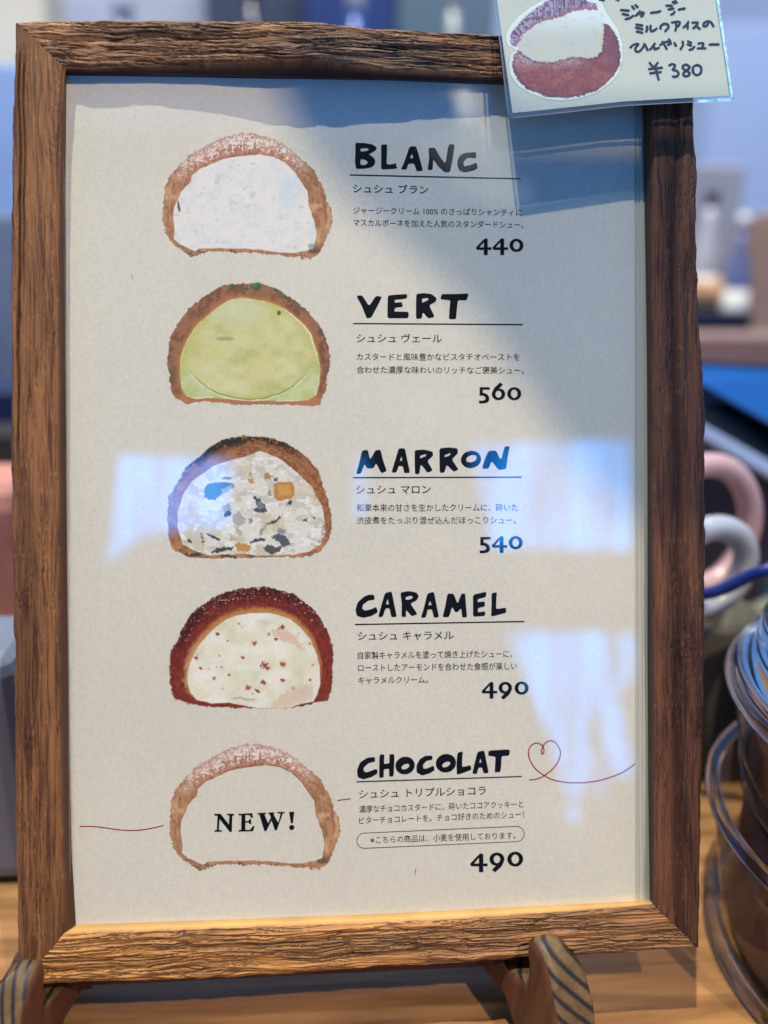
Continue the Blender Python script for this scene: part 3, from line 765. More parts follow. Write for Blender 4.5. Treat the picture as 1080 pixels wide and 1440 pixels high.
        low = sst(0, .02, ell+.02*(n1-.5))*sst(480, 560, Y)
        ic = mixc(ic, (176, 188, 128), low*.8); ic = mixc(ic, (204, 206, 170), low*sst(.4, .7, n1)*.5)
        line = (1-sst(.004, .02, np.abs(ell+.03*(n1-.5))))*sst(520, 640, Y)
        ic = mixc(ic, (106, 120, 56), line*.65)
        ic = mixc(ic, (216, 216, 188), (1-sst(.004, .02, np.abs(ell-.03+.03*(n1-.5))))*sst(520, 600, Y)*.5)
        ic = mixc(ic, (120, 124, 74), (1-sst(40, 60, np.hypot(X-405, (Y-365)*4)))*.5)
        ic = mixc(ic, (48, 100, 76), 1-sst(8, 16, np.hypot(X-710, Y-220)+6*(n3-.5)))
        edge = (1-sst(2, 9, di))
        ic = mixc(ic, (222, 218, 190), edge*.7*sst(.45, .6, n1))
        rt = sst(-10, 20, X-760)*(1-sst(3, 12, di))*sst(200, 260, Y)*(1-sst(440, 480, Y)); ic = mixc(ic, (228, 224, 206), rt*.8)
    elif kind == 'm':
        ic[:] = S(212, 206, 196)
        ic = mixc(ic, (184, 178, 166), sst(.48, .66, fbm(X/55, Y/40, 91))*.7); ic = mixc(ic, (228, 226, 220), sst(.55, .7, fbm(X/30, Y/18, 92))*.8)
        ic = mixc(ic, (196, 186, 150), sst(.6, .7, fbm(X/80, Y/80, 93))*.6)
        rg = np.abs(fbm(X/50, Y/34, 94)-.5); ic = mixc(ic, (150, 144, 134), (1-sst(0, .012, rg))*.45)
        feats = [((180,122,52), [(680,325),(700,312),(780,310),(795,330),(795,385),(775,408),(700,415),(680,400)]),
                 ((196,150,90), [(700,330),(770,325),(780,380),(710,395)]),
                 ((168,128,72), [(625,265),(650,255),(675,280),(665,292),(630,300)]), ((186,140,80), [(530,288),(560,290),(572,318),(540,318)]),
                 ((176,140,92), [(535,262),(552,262),(552,276),(540,274)]),
                 ((70,88,104), [(290,350),(310,320),(370,312),(440,318),(468,340),(430,352),(395,375),(350,412),(315,412),(290,392)]),
                 ((150,170,186), [(385,350),(440,325),(462,340),(420,358),(385,378)]),
                 ((110,112,116), [(380,285),(430,280),(445,295),(400,296)]),
                 ((58,60,66), [(560,382),(600,405),(632,445),(640,478),(600,485),(560,462),(590,452),(575,420)]),
                 ((120,124,130), [(585,420),(615,425),(625,455),(595,470)]),
                 ((150,150,152), [(390,450),(430,430),(440,470),(400,490)]), ((50,52,56), [(395,488),(425,470),(444,490),(425,508),(400,505)]),
                 ((168,164,160), [(445,500),(480,482),(518,510),(515,545),(480,560),(450,540)]), ((140,136,128), [(540,520),(560,512),(565,535),(545,545)]),
                 ((44,44,48), [(640,545),(690,525),(730,492),(725,508),(690,540),(655,552)]), ((150,148,144), [(598,612),(602,580),(640,548),(635,560),(612,610)]),
                 ((60,62,66), [(765,418),(782,415),(775,438),(758,440)]), ((50,50,54), [(890,505),(910,502),(908,520)]), ((50,50,54), [(842,525),(870,515),(868,532),(850,535)]),
                 ((90,92,92), [(678,290),(695,285),(702,308),(682,305)]), ((140,140,140), [(650,360),(664,355),(664,390),(652,388)]),
                 ((172,166,158), [(450,555),(480,570),(510,605),(490,615)]), ((172,166,158), [(430,600),(450,610),(465,635),(440,640)]),
                 ((198,188,164), [(160,590),(210,580),(265,600),(290,650),(290,712),(250,690),(200,640)]), ((70,68,62), [(195,632),(212,635),(218,655),(200,650)]),
                 ((48,50,48), [(300,600),(340,612),(385,635),(370,642),(330,628)]), ((196,194,150), [(320,585),(360,572),(388,605),(385,625),(345,612)]),
                 ((50,52,56), [(330,712),(345,690),(380,680),(455,675),(440,692),(380,705)]), ((184,134,62), [(458,665),(485,650),(550,665),(555,690),(525,705),(480,700)]),
                 ((48,50,56), [(545,655),(580,630),(640,626),(625,642),(570,652)]), ((66,72,78), [(620,680),(650,662),(690,680),(725,672),(715,700),(670,715),(640,705)]),
                 ((72,78,84), [(665,618),(700,600),(740,612),(770,640),(770,662),(730,678),(715,650),(690,640)]), ((130,134,138), [(700,590),(712,565),(750,590),(735,610)]),
                 ((60,58,54), [(270,600),(282,610),(285,660),(276,650)])]
        for col, pts in feats: ic = mixc(ic, col, poly_mask(X, Y, pts, 3, 6, 15)*.95)
        nearr = sst(-6, 14, 22-di)*sst(880, 930, X)*sst(.5, .6, n2); ic = mixc(ic, (96, 70, 56), nearr*.6)
    elif kind == 'c':
        ic[:] = S(214, 208, 184)
        ic = mixc(ic, (226, 222, 212), sst(.3, .75, fbm(X/90, Y/70, 95, 5))*.9); ic = mixc(ic, (198, 192, 160), sst(.4, .8, fbm(X/90, Y/70, 96, 5))*.6)
        ic = mixc(ic, (206, 170, 148), poly_mask(X, Y, [(660,310),(740,300),(800,330),(840,390),(850,420),(790,385),(730,370)], 14, 12)*.75)
        ic = mixc(ic, (200, 168, 150), poly_mask(X, Y, [(700,690),(780,630),(900,600),(910,690),(830,712),(740,735),(660,740)], 20, 16)*.6)
        ic = mixc(ic, (188, 190, 172), poly_mask(X, Y, [(585,255),(640,240),(690,260),(640,280)], 10, 8)*.6)
        ic = mixc(ic, (160, 140, 120), (1-sst(2, 10, np.abs(Y-690-.03*(X-500)+30*(n1-.5))))*sst(430, 470, X)*(1-sst(560, 600, X))*.6)
        bits = [(365,328,14),(485,268,9),(500,288,7),(728,290,18),(705,296,10),(652,330,14),(692,355,13),(570,378,16),(505,458,12),(418,366,7),(243,462,14),(250,443,8),(270,518,12),(318,522,7),
                (388,512,9),(357,512,6),(428,556,13),(345,575,12),(625,500,26),(645,518,15),(728,495,22),(620,598,18),(728,588,16),(535,628,22),(588,648,18),(275,635,8),(395,635,6),(560,662,8),(790,630,11),(885,585,12),(900,500,10),(882,380,10),(378,450,10),(822,322,6)]
        for i, (bx, by, br) in enumerate(bits):
            m_ = 1-sst(br*.55, br*.95, np.hypot((X-bx), (Y-by)*1.15)+br*.9*(vn(X/8+i*3, Y/8, 97)-.5))
            ic = mixc(ic, (166, 76, 52) if i % 3 else (136, 60, 44), m_*(.95 if br > 11 else .7))
    if kind == 'n':
        alpha = alpha*crust
    else:
        c = c*crust[..., None]+ic*(1-crust[..., None])
    c = c*(1+.10*(n3-.5)[..., None])
    u = ox+X/4; v = oy+Y/4
    if warp: u, v = warp(u, v)
    col = np.dstack([np.clip(c, .003, .95), alpha])
    k = (alpha[:-1, :-1] > .01) | (alpha[1:, 1:] > .01) | (alpha[:-1, 1:] > .01) | (alpha[1:, :-1] > .01)
    me = grid_mesh('choux_painting', fl(P(u, v, ZI-.00001)), False, col, k)
    o = link_mesh('choux_painting', me, M_paint, sheet); o['label'] = label
chou('b', 215, 170, label='painted chou cut open with plain white cream and sugar dusted crust')
chou('v', 215, 385, label='painted chou cut open with pistachio green cream')
chou('m', 215, 600, label='painted chou with grey white cream full of chestnut pieces')
chou('c', 215, 810, label='painted chou with dark red brown crust and nut flecked cream')
chou('n', 215, 170, warp=lambda u, v: (u+6.5+(v-187)*.03+(u-228)*.004, v+862.5-(u-228)*.0315+(v-187)*.012), label='painted empty chou crust around the word NEW!')

# ------------------------------------------------------------------ the laminated price card at the upper right
def zc_card(u, v):
    return 0.0135-0.000028*(150-np.asarray(v, float))
def PC(u, v, dz=0.0):
    return fl(P(u, v, zc_card(u, v)+dz))
card = empty('price_card', M_FRAME @ OFF, 'small laminated handwritten price card overlapping the frame\'s upper right corner', 'price card')
def card_slab(poly, dz0, dz1, name, mat, nn=14):
    """thin slab with rounded corners; the lower edge runs straight"""
    pts = np.array(poly, float); n = len(pts)
    v0 = PC(pts[:, 0], pts[:, 1], dz0); v1 = PC(pts[:, 0], pts[:, 1], dz1)
    f = [list(range(n))[::-1], [n+i for i in range(n)]]+[[i, (i+1) % n, n+(i+1) % n, n+i] for i in range(n)]
    return link_mesh(name, mesh_from(name, np.vstack([v0, v1]), f), mat, card)
VT = -150
paperpoly = [(681, VT), (699, 0), (709, 75), (720.7, 159), (780, 153), (878, 142.5), (960, 138), (1027.7, 134), (1018, 70), (1007, 0), (984, VT)]
card_slab(paperpoly, -.0001, .0001, 'card_paper', M_card)
lam = [(677, VT), (695, 0), (705, 78), (713, 150), (714.3, 160), (717.5, 165), (722, 166.3), (780, 160), (878, 149), (960, 144), (1028, 141), (1031.5, 140), (1032, 137), (1022, 70), (1011.5, 0), (988, VT)]
M_lam = clear_mat('laminate_film', (.93, .97, .99, 1), .08, 1.5, haze=.015, hazecol=(.75, .85, .95, 1))
card_slab(lam, .0003, .0005, 'laminate', M_lam); card_slab(lam, -.0005, -.0003, 'laminate', M_lam)
# the film's welded rim, its lit cyan glow at the right painted as colour
M_rim = clear_mat('film_rim', (.55, .62, .68, 1), .12, 1.6, haze=.25, hazecol=(.6, .75, .85, 1))
M_rimb = plain('film_rim_painted_glow', (.30, .62, .80, 1), .25, .5, 500)
def rim(a, wid, mat, zz=.0007):
    a = np.array(a, float); d = np.gradient(a, axis=0); nn = np.stack([-d[:, 1], d[:, 0]], 1); nn /= np.linalg.norm(nn, axis=1)[:, None]
    L = np.vstack([a+nn*wid/2, (a-nn*wid/2)[::-1]])
    card_slab(L, -.0006, zz, 'film_rim', mat)
rim([(695.5, 0), (705.3, 78), (713.3, 150), (715.5, 161)], 1.2, M_rim)
rim([(720, 165.8), (780, 159.5), (878, 148.5), (976, 143.2)], 1.3, M_rim)
rim([(981, 142.6), (1004, 141.4), (1028, 139.8)], 4.2, M_rimb)
rim([(988, VT), (1009.5, 0), (1020, 70), (1029.5, 137)], 3.6, M_rimb)
# the plastic sleeve's loose lower flap under the card
flap = [(700, 120), (706, 160), (712, 205), (716, 240), (722, 247), (727, 246), (722, 238), (718, 205), (713, 160), (708, 120)]
fv = np.array(flap, float)
vv0 = fl(P(fv[:, 0], fv[:, 1], .0022)); vv1 = fl(P(fv[:, 0], fv[:, 1], .0027)); n_ = len(fv)
# cut-out picture on the card
def card_chou():
    s = 5.684
    halo = [(60,270),(100,200),(170,120),(260,50),(370,-10),(520,-60),(700,-60),(830,0),(880,110),(960,220),(1000,340),(1005,470),(970,590),(900,670),(780,750),(640,795),(500,810),(380,795),(260,750),(160,690),(95,600),(85,500),(105,420),(140,400),(80,370),(60,320)]
    topc = [(95,335),(105,270),(150,210),(200,150),(290,80),(370,20),(430,-20),(560,-45),(700,-20),(720,15),(790,30),(795,80),(700,78),(600,90),(520,130),(440,155),(370,165),(300,200),(220,260),(185,300),(190,320),(155,350),(150,375),(110,362)]
    bot = [(165,395),(210,440),(280,480),(350,495),(430,498),(520,475),(580,455),(640,455),(720,465),(790,455),(830,410),(840,340),(845,260),(845,190),(880,195),(920,240),(950,290),(970,350),(985,440),(975,520),(930,600),(870,670),(780,730),(680,765),(550,785),(480,780),(400,775),(330,750),(230,710),(160,640),(120,560),(115,500),(130,430)]
    crm = [(155,355),(190,300),(300,195),(440,150),(600,85),(700,72),(795,78),(845,115),(850,190),(850,260),(840,340),(830,415),(790,462),(700,475),(580,465),(430,505),(330,500),(230,458),(165,395)]
    X, Y = arrays(40, -70, 1020, 830, 4.2)
    n1 = fbm(X/60, Y/60, 121); n2 = fbm(X/18, Y/18, 122); n3 = vn(X/6, Y/6, 123)
    ang = np.arctan2(Y-420, X-540)
    hl = sst(-4, 4, sdist(X, Y, halo))
    rg = 10*(vn(X/9, Y/9, 5)-.5)*2
    t = sst(-4, 4, sdist(X, Y, topc)+rg*.8); b = sst(-4, 4, sdist(X, Y, bot)+rg*.8); cm = sst(-4, 4, sdist(X, Y, crm))
    c = np.zeros(X.shape+(3,)); c[:] = s2l((205, 206, 196))/.74
    ln = 1-sst(1.5, 4, np.abs(sdist(X, Y, halo)-3)); c = mixc(c, (150, 158, 165), ln*.6)
    k = .76
    def S(*r): return np.array(s2l(r))/k
    cc = np.zeros_like(c); cc[:] = S(184, 180, 170); cc = cc+(S(208, 210, 208)-cc)*sst(200, 60, Y)[..., None]*0
    cc = mixc(cc, S(210, 214, 214), (1-sst(80, 330, Y))*.8); cc = mixc(cc, S(188, 178, 140), sst(.52, .7, n1)*.45*sst(200, 330, Y))
    cc = mixc(cc, S(172, 168, 160), sst(.6, .75, fbm(X/60, Y/40, 124))*.4)
    c = c+(cc-c)*cm[..., None]
    bc = np.zeros_like(c); bc[:] = S(134, 62, 58); bc = mixc(bc, S(150, 84, 72), sst(.45, .65, n1)*.7)
    bc = mixc(bc, S(88, 42, 56), sst(.5, .7, n2)*.6); bc = mixc(bc, S(170, 104, 84), sst(.7, .85, n3*.5+n2*.5)*.5)
    bc = mixc(bc, S(96, 56, 80), sst(760, 960, X)*(1-sst(450, 620, Y))*.6)
    dust = (1-sst(60, 190, Y-390-.0*(X)))*sst(.42, .6, n3*.6+n2*.45)*(1-sst(600, 780, X)); bc = mixc(bc, S(196, 184, 196), dust*.65)
    bc = mixc(bc, S(70, 34, 46), (1-sst(8, 30, sdist(X, Y, bot)))*sst(500, 640, X+Y)*.5)
    tc_ = np.zeros_like(c); tc_[:] = S(104, 70, 92); tc_ = mixc(tc_, S(70, 38, 60), sst(.45, .65, n2)*.7)
    pw = sst(.45, .62, vn(ang*60, np.hypot(X, Y)/14, 126)*.6+n2*.45); tc_ = mixc(tc_, S(168, 156, 180), pw*.8)
    dtc = sdist(X, Y, crm); tc_ = mixc(tc_, S(150, 92, 96), (1-sst(10, 34, -dtc))*.8)
    c = c+(bc-c)*b[..., None]; c = c+(tc_-c)*t[..., None]
    al = hl
    u = 700+X/s; v = Y/s
    kk = (al[:-1, :-1] > .01) | (al[1:, 1:] > .01)
    me = grid_mesh('card_picture', PC(u, v, .00016), False, np.dstack([np.clip(c, .003, .95), al]), kk)
    o = link_mesh('card_picture', me, M_paint, card); o['label'] = 'cut out picture of a chou with ice cream'
card_chou()
HW = [[(190,80),(250,85)],[(205,112),(245,120)],[(228,152),(258,145),(285,128)],[(278,50),(294,70)],[(303,40),(321,56)],
 [(305,125),(345,102),(372,104),(362,125)],[(338,90),(350,112),(352,134)],[(322,104),(330,112)],
 [(432,102),(470,98),(503,90)],[(553,45),(594,46)],[(570,75),(607,68)],[(592,116),(606,110),(616,96)],[(603,15),(618,28)],[(622,8),(636,22)],[(652,76),(697,68)],
 [(312,195),(358,203)],[(312,220),(360,233)],[(318,252),(360,262)],
 [(396,212),(400,232),(392,250)],[(425,208),(428,245),(450,246),(474,228)],
 [(505,228),(510,205),(540,190),(565,200),(567,222),(545,247)],
 [(598,180),(640,172),(660,182),(650,205),(640,212)],[(630,192),(632,215),(625,242)],
 [(690,218),(712,200),(728,175)],[(722,192),(722,230)],
 [(762,182),(800,180),(795,200),(768,226)],[(790,208),(818,230)],
 [(885,175),(880,198),(862,212),(848,204),(856,182),(885,170),(912,182),(928,212)],
 [(266,378),(290,358),(328,352),(305,385),(312,412),(340,408),(368,375),(376,352),(390,375),(402,400)],
 [(458,350),(440,375),(420,398),(440,378),(456,380),(462,394),(492,382)],
 [(502,360),(540,338),(580,332),(585,350),(565,358)],[(520,335),(540,365),(555,392)],[(572,315),(580,328)],
 [(618,345),(622,358),(630,366)],[(682,332),(684,362),(666,392)],
 [(724,330),(750,342)],[(722,355),(748,364)],[(738,398),(758,392),(776,374)],
 [(808,348),(846,346),(838,382)],[(802,386),(864,386)],[(900,356),(968,355)],
 [(418,502),(448,540)],[(482,502),(455,545)],[(414,552),(515,542)],[(425,585),(508,576)],[(462,525),(475,580),(490,636)],
 [(576,522),(600,512),(622,528),(604,556),(635,566),(650,590),(632,612),(604,612)],
 [(738,535),(710,516),(684,530),(690,552),(725,572),(738,592),(715,610),(688,600),(694,578),(728,552),(738,535)],
 [(800,520),(770,532),(764,570),(785,598),(815,594),(832,565),(824,532),(800,520)],
 [(18,-3),(52,2)],[(150,-8),(168,2)]]
stroke_px('handwriting', [np.array(s_)/5.684+np.array([840, 0]) for s_ in HW], 3.6, M_marker, card,
          'navy marker writing with the price ¥380', project=lambda u, v, z: PC(u, v, .0002)+np.outer(z-z.min(), [0, 0, 1]), wob=.12)

# ------------------------------------------------------------------ the small wooden easel
M_leg = wood_mat('easel_wood', lin(66, 38, 24), lin(104, 62, 38), (8, 8, 1.2), 20, .5)
def ring_mat(name, rot):
    return wood_mat(name, lin(86, 66, 40), lin(120, 95, 60), (3, 3, 3), 60, .5, .3, rings=(rot, 84, 2.2, lin(30, 26, 30)))
easel = empty('tabletop_easel', Matrix.Translation((0, -0.03, 0)), 'small brown tabletop easel with two carved hooks holding the frame', 'easel')
MI = easel.matrix_world.inverted()
def wloc(p):  # frame coordinates -> easel local
    return MI @ (M_FRAME @ Vector(p))
def hook(u0, u1, ytop_px, splay, rot, label, shear):
    y0 = -0.1715 if u0 > 300 else -0.172
    xL = float(P(u0, 1400, .018)[0]); xR = float(P(u1, 1400, .018)[0]); w = xR-xL; xc = (xL+xR)/2
    prof = [(-.020, y0-.0005), (.0088, y0-.0008), (.0100, y0+.006), (.0098, y0+.012), (.0112, y0+.0155), (.0142, y0+.0172), (.0172, y0+.0165), (.0205, y0+.0135), (.0225, y0+.0098),
            (.0238, y0+.006), (.0256, y0-.004), (.0268, y0-.016), (.0258, y0-.028), (.0225, None), (.0050, None), (-.006, y0-.014), (-.020, y0-.010)]
    pr = []
    for z, y in prof:
        if y is None: y = -(ZC+z*math.sin(LEAN)-.0004)/math.cos(LEAN)
        pr.append((z, y))
    Vv = []; R = Matrix.Rotation(splay, 4, 'Y'); n = len(pr)
    pv = Vector((xc, 0, 0))
    for sx in (-.5, .5):
        for z, y in pr:
            bul = np.interp(y-y0, [-.04, -.016, -.004, .006, .0135, .018], [.45, .66, .70, .62, .38, .12]) if sx*shear > 0 else .5
            q = R @ Vector((sx*2*bul*w, 0, z-.009)); Vv.append(wloc((xc+q.x+shear*(y0+.012-y), y, q.z+.009)))
    f = [list(range(n)), [n+i for i in range(n)][::-1]]+[[i, n+i, n+(i+1) % n, (i+1) % n] for i in range(n)]
    me = mesh_from('hook', [tuple(v) for v in Vv], f)
    me.materials.append(M_leg); me.materials.append(ring_mat('banded_end_grain', rot))
    for p in me.polygons[2:]: p.material_index = 1
    for p in me.polygons: p.use_smooth = True
    o = bpy.data.objects.new('hook', me); COL.objects.link(o); o.parent = easel; o['label'] = label
    b = o.modifiers.new('b', 'BEVEL'); b.width = .0036; b.segments = 6; b.harden_normals = True; b.limit_method = 'ANGLE'; b.angle_limit = math.radians(50)
    return o
hook(738, 800, 1300, math.radians(24), (0.0, .80, 0), 'right hook with bold diagonal bands', .06)
hook(2, 62, 1335, math.radians(-14), (0.0, .12, 0), 'left hook with upright bands', -.08)
def leg(a, b, w, d, label=None):
    mb = MB(); A = MI @ Vector(a); B = MI @ Vector(b); dv = B-A
    R = dv.to_track_quat('Z', 'Y').to_matrix()
    mb.box((A+B)/2, (w, d, dv.length), R); o = mb.build('leg', M_leg, easel, bevel=.001)
    return o
for x, xt in ((-0.126, -0.012), (0.056, 0.006)):
    leg((x+.012, -.030, .0085), (xt, .045, .215), .016, .009)
leg((-0.03, .135, .006), (-.002, .055, .205), .018, .010)
mb = MB(); a = MI @ Vector((-0.135, -.046, .0195)); b = MI @ Vector((.066, -.046, .0195))
mb.box((a+b)/2+Vector((0, .014, -.004)), (abs(b.x-a.x), .009, .010)); mb.build('crossbar', M_leg, easel, bevel=.001)

# ------------------------------------------------------------------ counter and the things on it
M_counter = wood_mat('counter_wood', lin(126, 86, 48), lin(186, 136, 84), (1.2, 14, 14), 9, .42, .25)
mb = MB(); mb.box((0, .18, -.02), (1.7, 1.0, .04)); cnt = mb.build('counter', M_counter, bevel=.003); cnt['kind'] = 'structure'

M_jar = clear_mat('jar_glass', (.88, .88, .86, 1), .02, 1.5)
M_jart = plain('thick_glass_rim', (.10, .13, .14, 1), .05, spec=1.0, coat=1)
def glassy(name, tint):
    m, nt, out = mat_new(name)
    p = N(nt, 'ShaderNodeBsdfPrincipled'); p.inputs['Base Color'].default_value = tint; p.inputs['Roughness'].default_value = .03
    p.inputs['Transmission Weight'].default_value = 1; p.inputs['IOR'].default_value = 1.45
    nt.links.new(p.outputs[0], out.inputs[0]); return m
M_solid = glassy('clear_glass', (.90, .90, .88, 1))
M_cake = plain('baked_brown', lin(84, 42, 26), .5, .6, 45, .2, 300)
JC = (.2375, -.036)
jar = empty('glass_canister', Matrix.Translation((JC[0], JC[1], 0)), 'wide clear glass canister of brown baked sweets, lowest of the stack beside the frame', 'canister')
def ringprof(r, z, t):
    return [(r+t*math.cos(a), z+t*math.sin(a)) for a in np.linspace(0, 2*math.pi, 12, endpoint=False)]
def canister(root, r0, r1, h, foot):
    m1 = MB(); prof = [(0.0, .0005), (r0-.004, .0005), (r0, .004)]
    prof += [(r0+(r1-r0)*t**1.5, .004+(h-.004)*t) for t in np.linspace(.1, 1, 10)]
    m1.lathe((0, 0, 0), prof, 256); m1.build('wall', M_jar, root, True)
    if foot: m2 = MB(); m2.lathe((0, 0, 0), ringprof(r0+.0026, .0036, .0030), 256, True); m2.build('foot_ring', M_solid, root, True)
    m3 = MB(); m3.lathe((0, 0, 0), ringprof(r1+.0002, h+.0031, .0030), 256, True); m3.build('rim', M_solid, root, True)
def cake(z0, r, h, lab):
    mb = MB(); prof = [(0, 0), (r-.003, 0), (r, .003), (r, h-.004), (r-.004, h), (0, h+.001)]
    mb.lathe((0, 0, 0), prof, 400); o = mb.build('cake', M_cake, None, False); o.location = (JC[0], JC[1], z0); tag(o, lab, 'cake')
canister(jar, .0875, .0965, .063, True)
cake(.0062, .083, .034, 'wide dark brown round cake filling the lowest glass canister')
cake(.0405, .083, .018, 'second dark brown round cake lying on the wide one in the lowest canister')
JT = .0696
jar2 = empty('glass_canister', Matrix.Translation((JC[0], JC[1], JT)), 'second clear glass canister, stacked upon the lowest one right of the frame', 'canister')
m0 = MB(); canister(jar2, .088, .0955, .045, False)
m0 = None
cake(JT+.0050, .084, .024, 'dark brown round cake inside the upper glass canister')
lid = empty('lidded_cover', Matrix.Translation((JC[0], JC[1], JT+.0515)), 'clear glass lid with a round knob on top of the canister stack', 'lid')
m1 = MB(); m1.lathe((0, 0, 0), [(0.0, .0035), (.086, .0), (.094, .0), (.0955, .003), (.090, .006), (.0865, .014), (.088, .018), (.086, .022), (.06, .025), (.03, .027), (.012, .027), (0, .027)], 256); m1.build('lid_plate', M_solid, lid, True)
m2 = MB(); m2.lathe((0, 0, 0), [(0, .0272), (.024, .0275), (.022, .032), (.036, .038), (.046, .049), (.044, .060), (.030, .069), (0, .072)], 64); m2.build('knob', M_solid, lid, True)

def pxbox(name, mat, label, cat, u0, v0, u1, v1, D, depth=.1, zbot=None, kind=None, yaw=0, bevel=.004):
    """an upright box whose front covers the given part of the view, D metres away; it stands at height zbot"""
    a = at(u0, v0, D); b = at(u1, v1, D)
    x0, x1 = sorted((a.x, b.x)); z1 = max(a.z, b.z); z0 = min(a.z, b.z) if zbot is None else zbot
    y = (a.y+b.y)/2
    mb = MB(); mb.box((0, 0, (z1-z0)/2), (x1-x0, depth, z1-z0))
    o = mb.build(name, mat, None, bevel=bevel); o.location = ((x0+x1)/2, y+depth/2, z0); o.rotation_euler.z = yaw
    if cat: tag(o, label, cat)
    if kind: o['kind'] = kind
    return o

# mugs hanging their handles out past the right rail
def mug(name_label, cu_, cv_, D, ru, rv, thick, mat, tilt, body_dx):
    c = at(cu_, cv_, D); s = D/FPX
    root = empty('mug', Matrix.Translation((c.x-body_dx, c.y+.012, 0)), name_label, 'mug')
    inv = root.matrix_world.inverted()
    Rw_ = M_CAM.to_3x3(); pts = []
    for i in range(40):
        t = 2*math.pi*i/40; x = ru*s*math.cos(t); y = rv*s*math.sin(t)
        x2 = x*math.cos(tilt)-y*math.sin(tilt); y2 = x*math.sin(tilt)+y*math.cos(tilt)
        pts.append(inv @ (c+Vector((x2, 0.25*x2, y2))))
    mb = MB(); mb.tube(pts, thick*s, 14, True); mb.build('handle', mat, root, True)
    h = c.z+rv*s*1.15
    m2 = MB(); m2.lathe((0, 0, 0), [(0, .0004), (.030, .0004), (.033, .004), (.034, h), (.031, h), (.030, .006), (0, .006)], 48); m2.build('body', mat, root, True)
    return root
M_pink = plain('pale_pink_glaze', (.50, .33, .35, 1), .25, spec=.6)
M_white = plain('white_glaze', (.36, .40, .47, 1), .25, spec=.6)
mug('pale pink mug behind the right rail, its handle higher than the white one', 986, 742, .47, 80, 92, 17, M_pink, math.radians(12), .066)
mug('white mug behind the right rail with its thick handle below the pink one', 992, 800, .43, 66, 60, 18, M_white, math.radians(20), .062)

# dark blue cord crossing behind the right rail
pts = [at(u, v, d) for u, v, d in [(900, 800, .42), (950, 830, .41), (990, 835, .40), (1020, 827, .395), (1050, 812, .39), (1085, 798, .385), (1140, 770, .39), (1200, 760, .41)]]
pts = [Vector(p) for p in spline([tuple(p) for p in pts], 6)]
mb = MB(); mb.tube(pts, .0030, 10); o = mb.build('power_cord', plain('blue_plastic', (.010, .022, .16, 1), .3), None, True)
tag(o, 'thick dark blue cord curving past the mugs behind the right rail', 'cord')

# pale crock standing behind the canisters
def crock(u, D, r, vtop, mat, lab, name='crock', cat='crock'):
    c = at(u, vtop, D)
    mb = MB(); mb.lathe((0, 0, 0), [(0, 0), (r*.95, 0), (r, .005), (r, c.z-.004), (r*.97, c.z), (r*.88, c.z), (r*.86, .01), (0, .01)], 64)
    o = mb.build(name, mat, None, True); o.location = (c.x, c.y, 0); tag(o, lab, cat); return o
crock(1000, .47, .026, 856, plain('grey_stoneware', (.11, .105, .09, 1), .5), 'plain grey stoneware crock standing behind the canister stack')
pxbox('napkin_box', plain('yellowish_card', (.34, .34, .22, 1), .6), 'pale olive box standing at the right behind the glass lid', 'box', 1052, 842, 1190, 1000, .62, .06, 0)
pxbox('dark_reflection_block', plain('black_plastic', (.012, .013, .018, 1), .4), 'black block added for the dark reflection between crock and canisters', 'box', 1018, 930, 1140, 1000, .45, .02, 0)  # stands in for the dark reflection beside the canisters

pxbox('dark_tin', plain('navy_tin', (.02, .024, .04, 1), .5), 'dark navy tin standing behind the two mug handles', 'tin', 950, 655, 1090, 880, .60, .05, 0)
# tilted screen of the till, seen beyond the right rail
till = empty('till_screen', Matrix.Translation(at(1040, 690, .62)*1.0), 'dark tilted till screen with blue display beyond the right rail', 'till')
ti = till.matrix_world.inverted()
def quad_slab(name, pix, D0, D1, thick, mat, parent, inv):
    """tilted slab: the photo quad at distances D (list per corner) with thickness"""
    p = [at(u, v, d) for (u, v), d in zip(pix, D0)]
    nrm = (p[1]-p[0]).cross(p[3]-p[0]).normalized()
    if nrm.dot(M_CAM.translation-p[0]) < 0: nrm = -nrm
    q = [x-nrm*thick for x in p]
    vs = [inv @ x for x in p+q]
    me = mesh_from(name, [tuple(v) for v in vs], [[0, 1, 2, 3], [7, 6, 5, 4], [0, 4, 5, 1], [1, 5, 6, 2], [2, 6, 7, 3], [3, 7, 4, 0]])
    o = link_mesh(name, me, mat, parent); return o
quad_slab('bezel', [(930, 505), (930, 566), (1200, 722), (1200, 520)], [.60, .56, .60, .66], None, .010, plain('till_black', (.008, .009, .014, 1), .35), till, ti)
M_scr = plain('blue_display', (.01, .10, .34, 1), .35)
quad_slab('display', [(960, 512), (978, 534), (1200, 660), (1200, 528)], [.588, .576, .590, .648], None, .002, M_scr, till, ti)
quad_slab('edge_trim', [(930, 562), (930, 580), (1200, 738), (1200, 716)], [.555, .555, .594, .596], None, .006, plain('silver_trim', (.42, .50, .66, 1), .35), till, ti)
c_ = at(1120, 640, .64)
mb = MB(); mb.box(ti @ Vector((c_.x, c_.y+.05, c_.z/2)), (.05, .05, c_.z)); mb.build('stand', plain('stand_grey', (.06, .06, .065, 1), .5), till, bevel=.003)

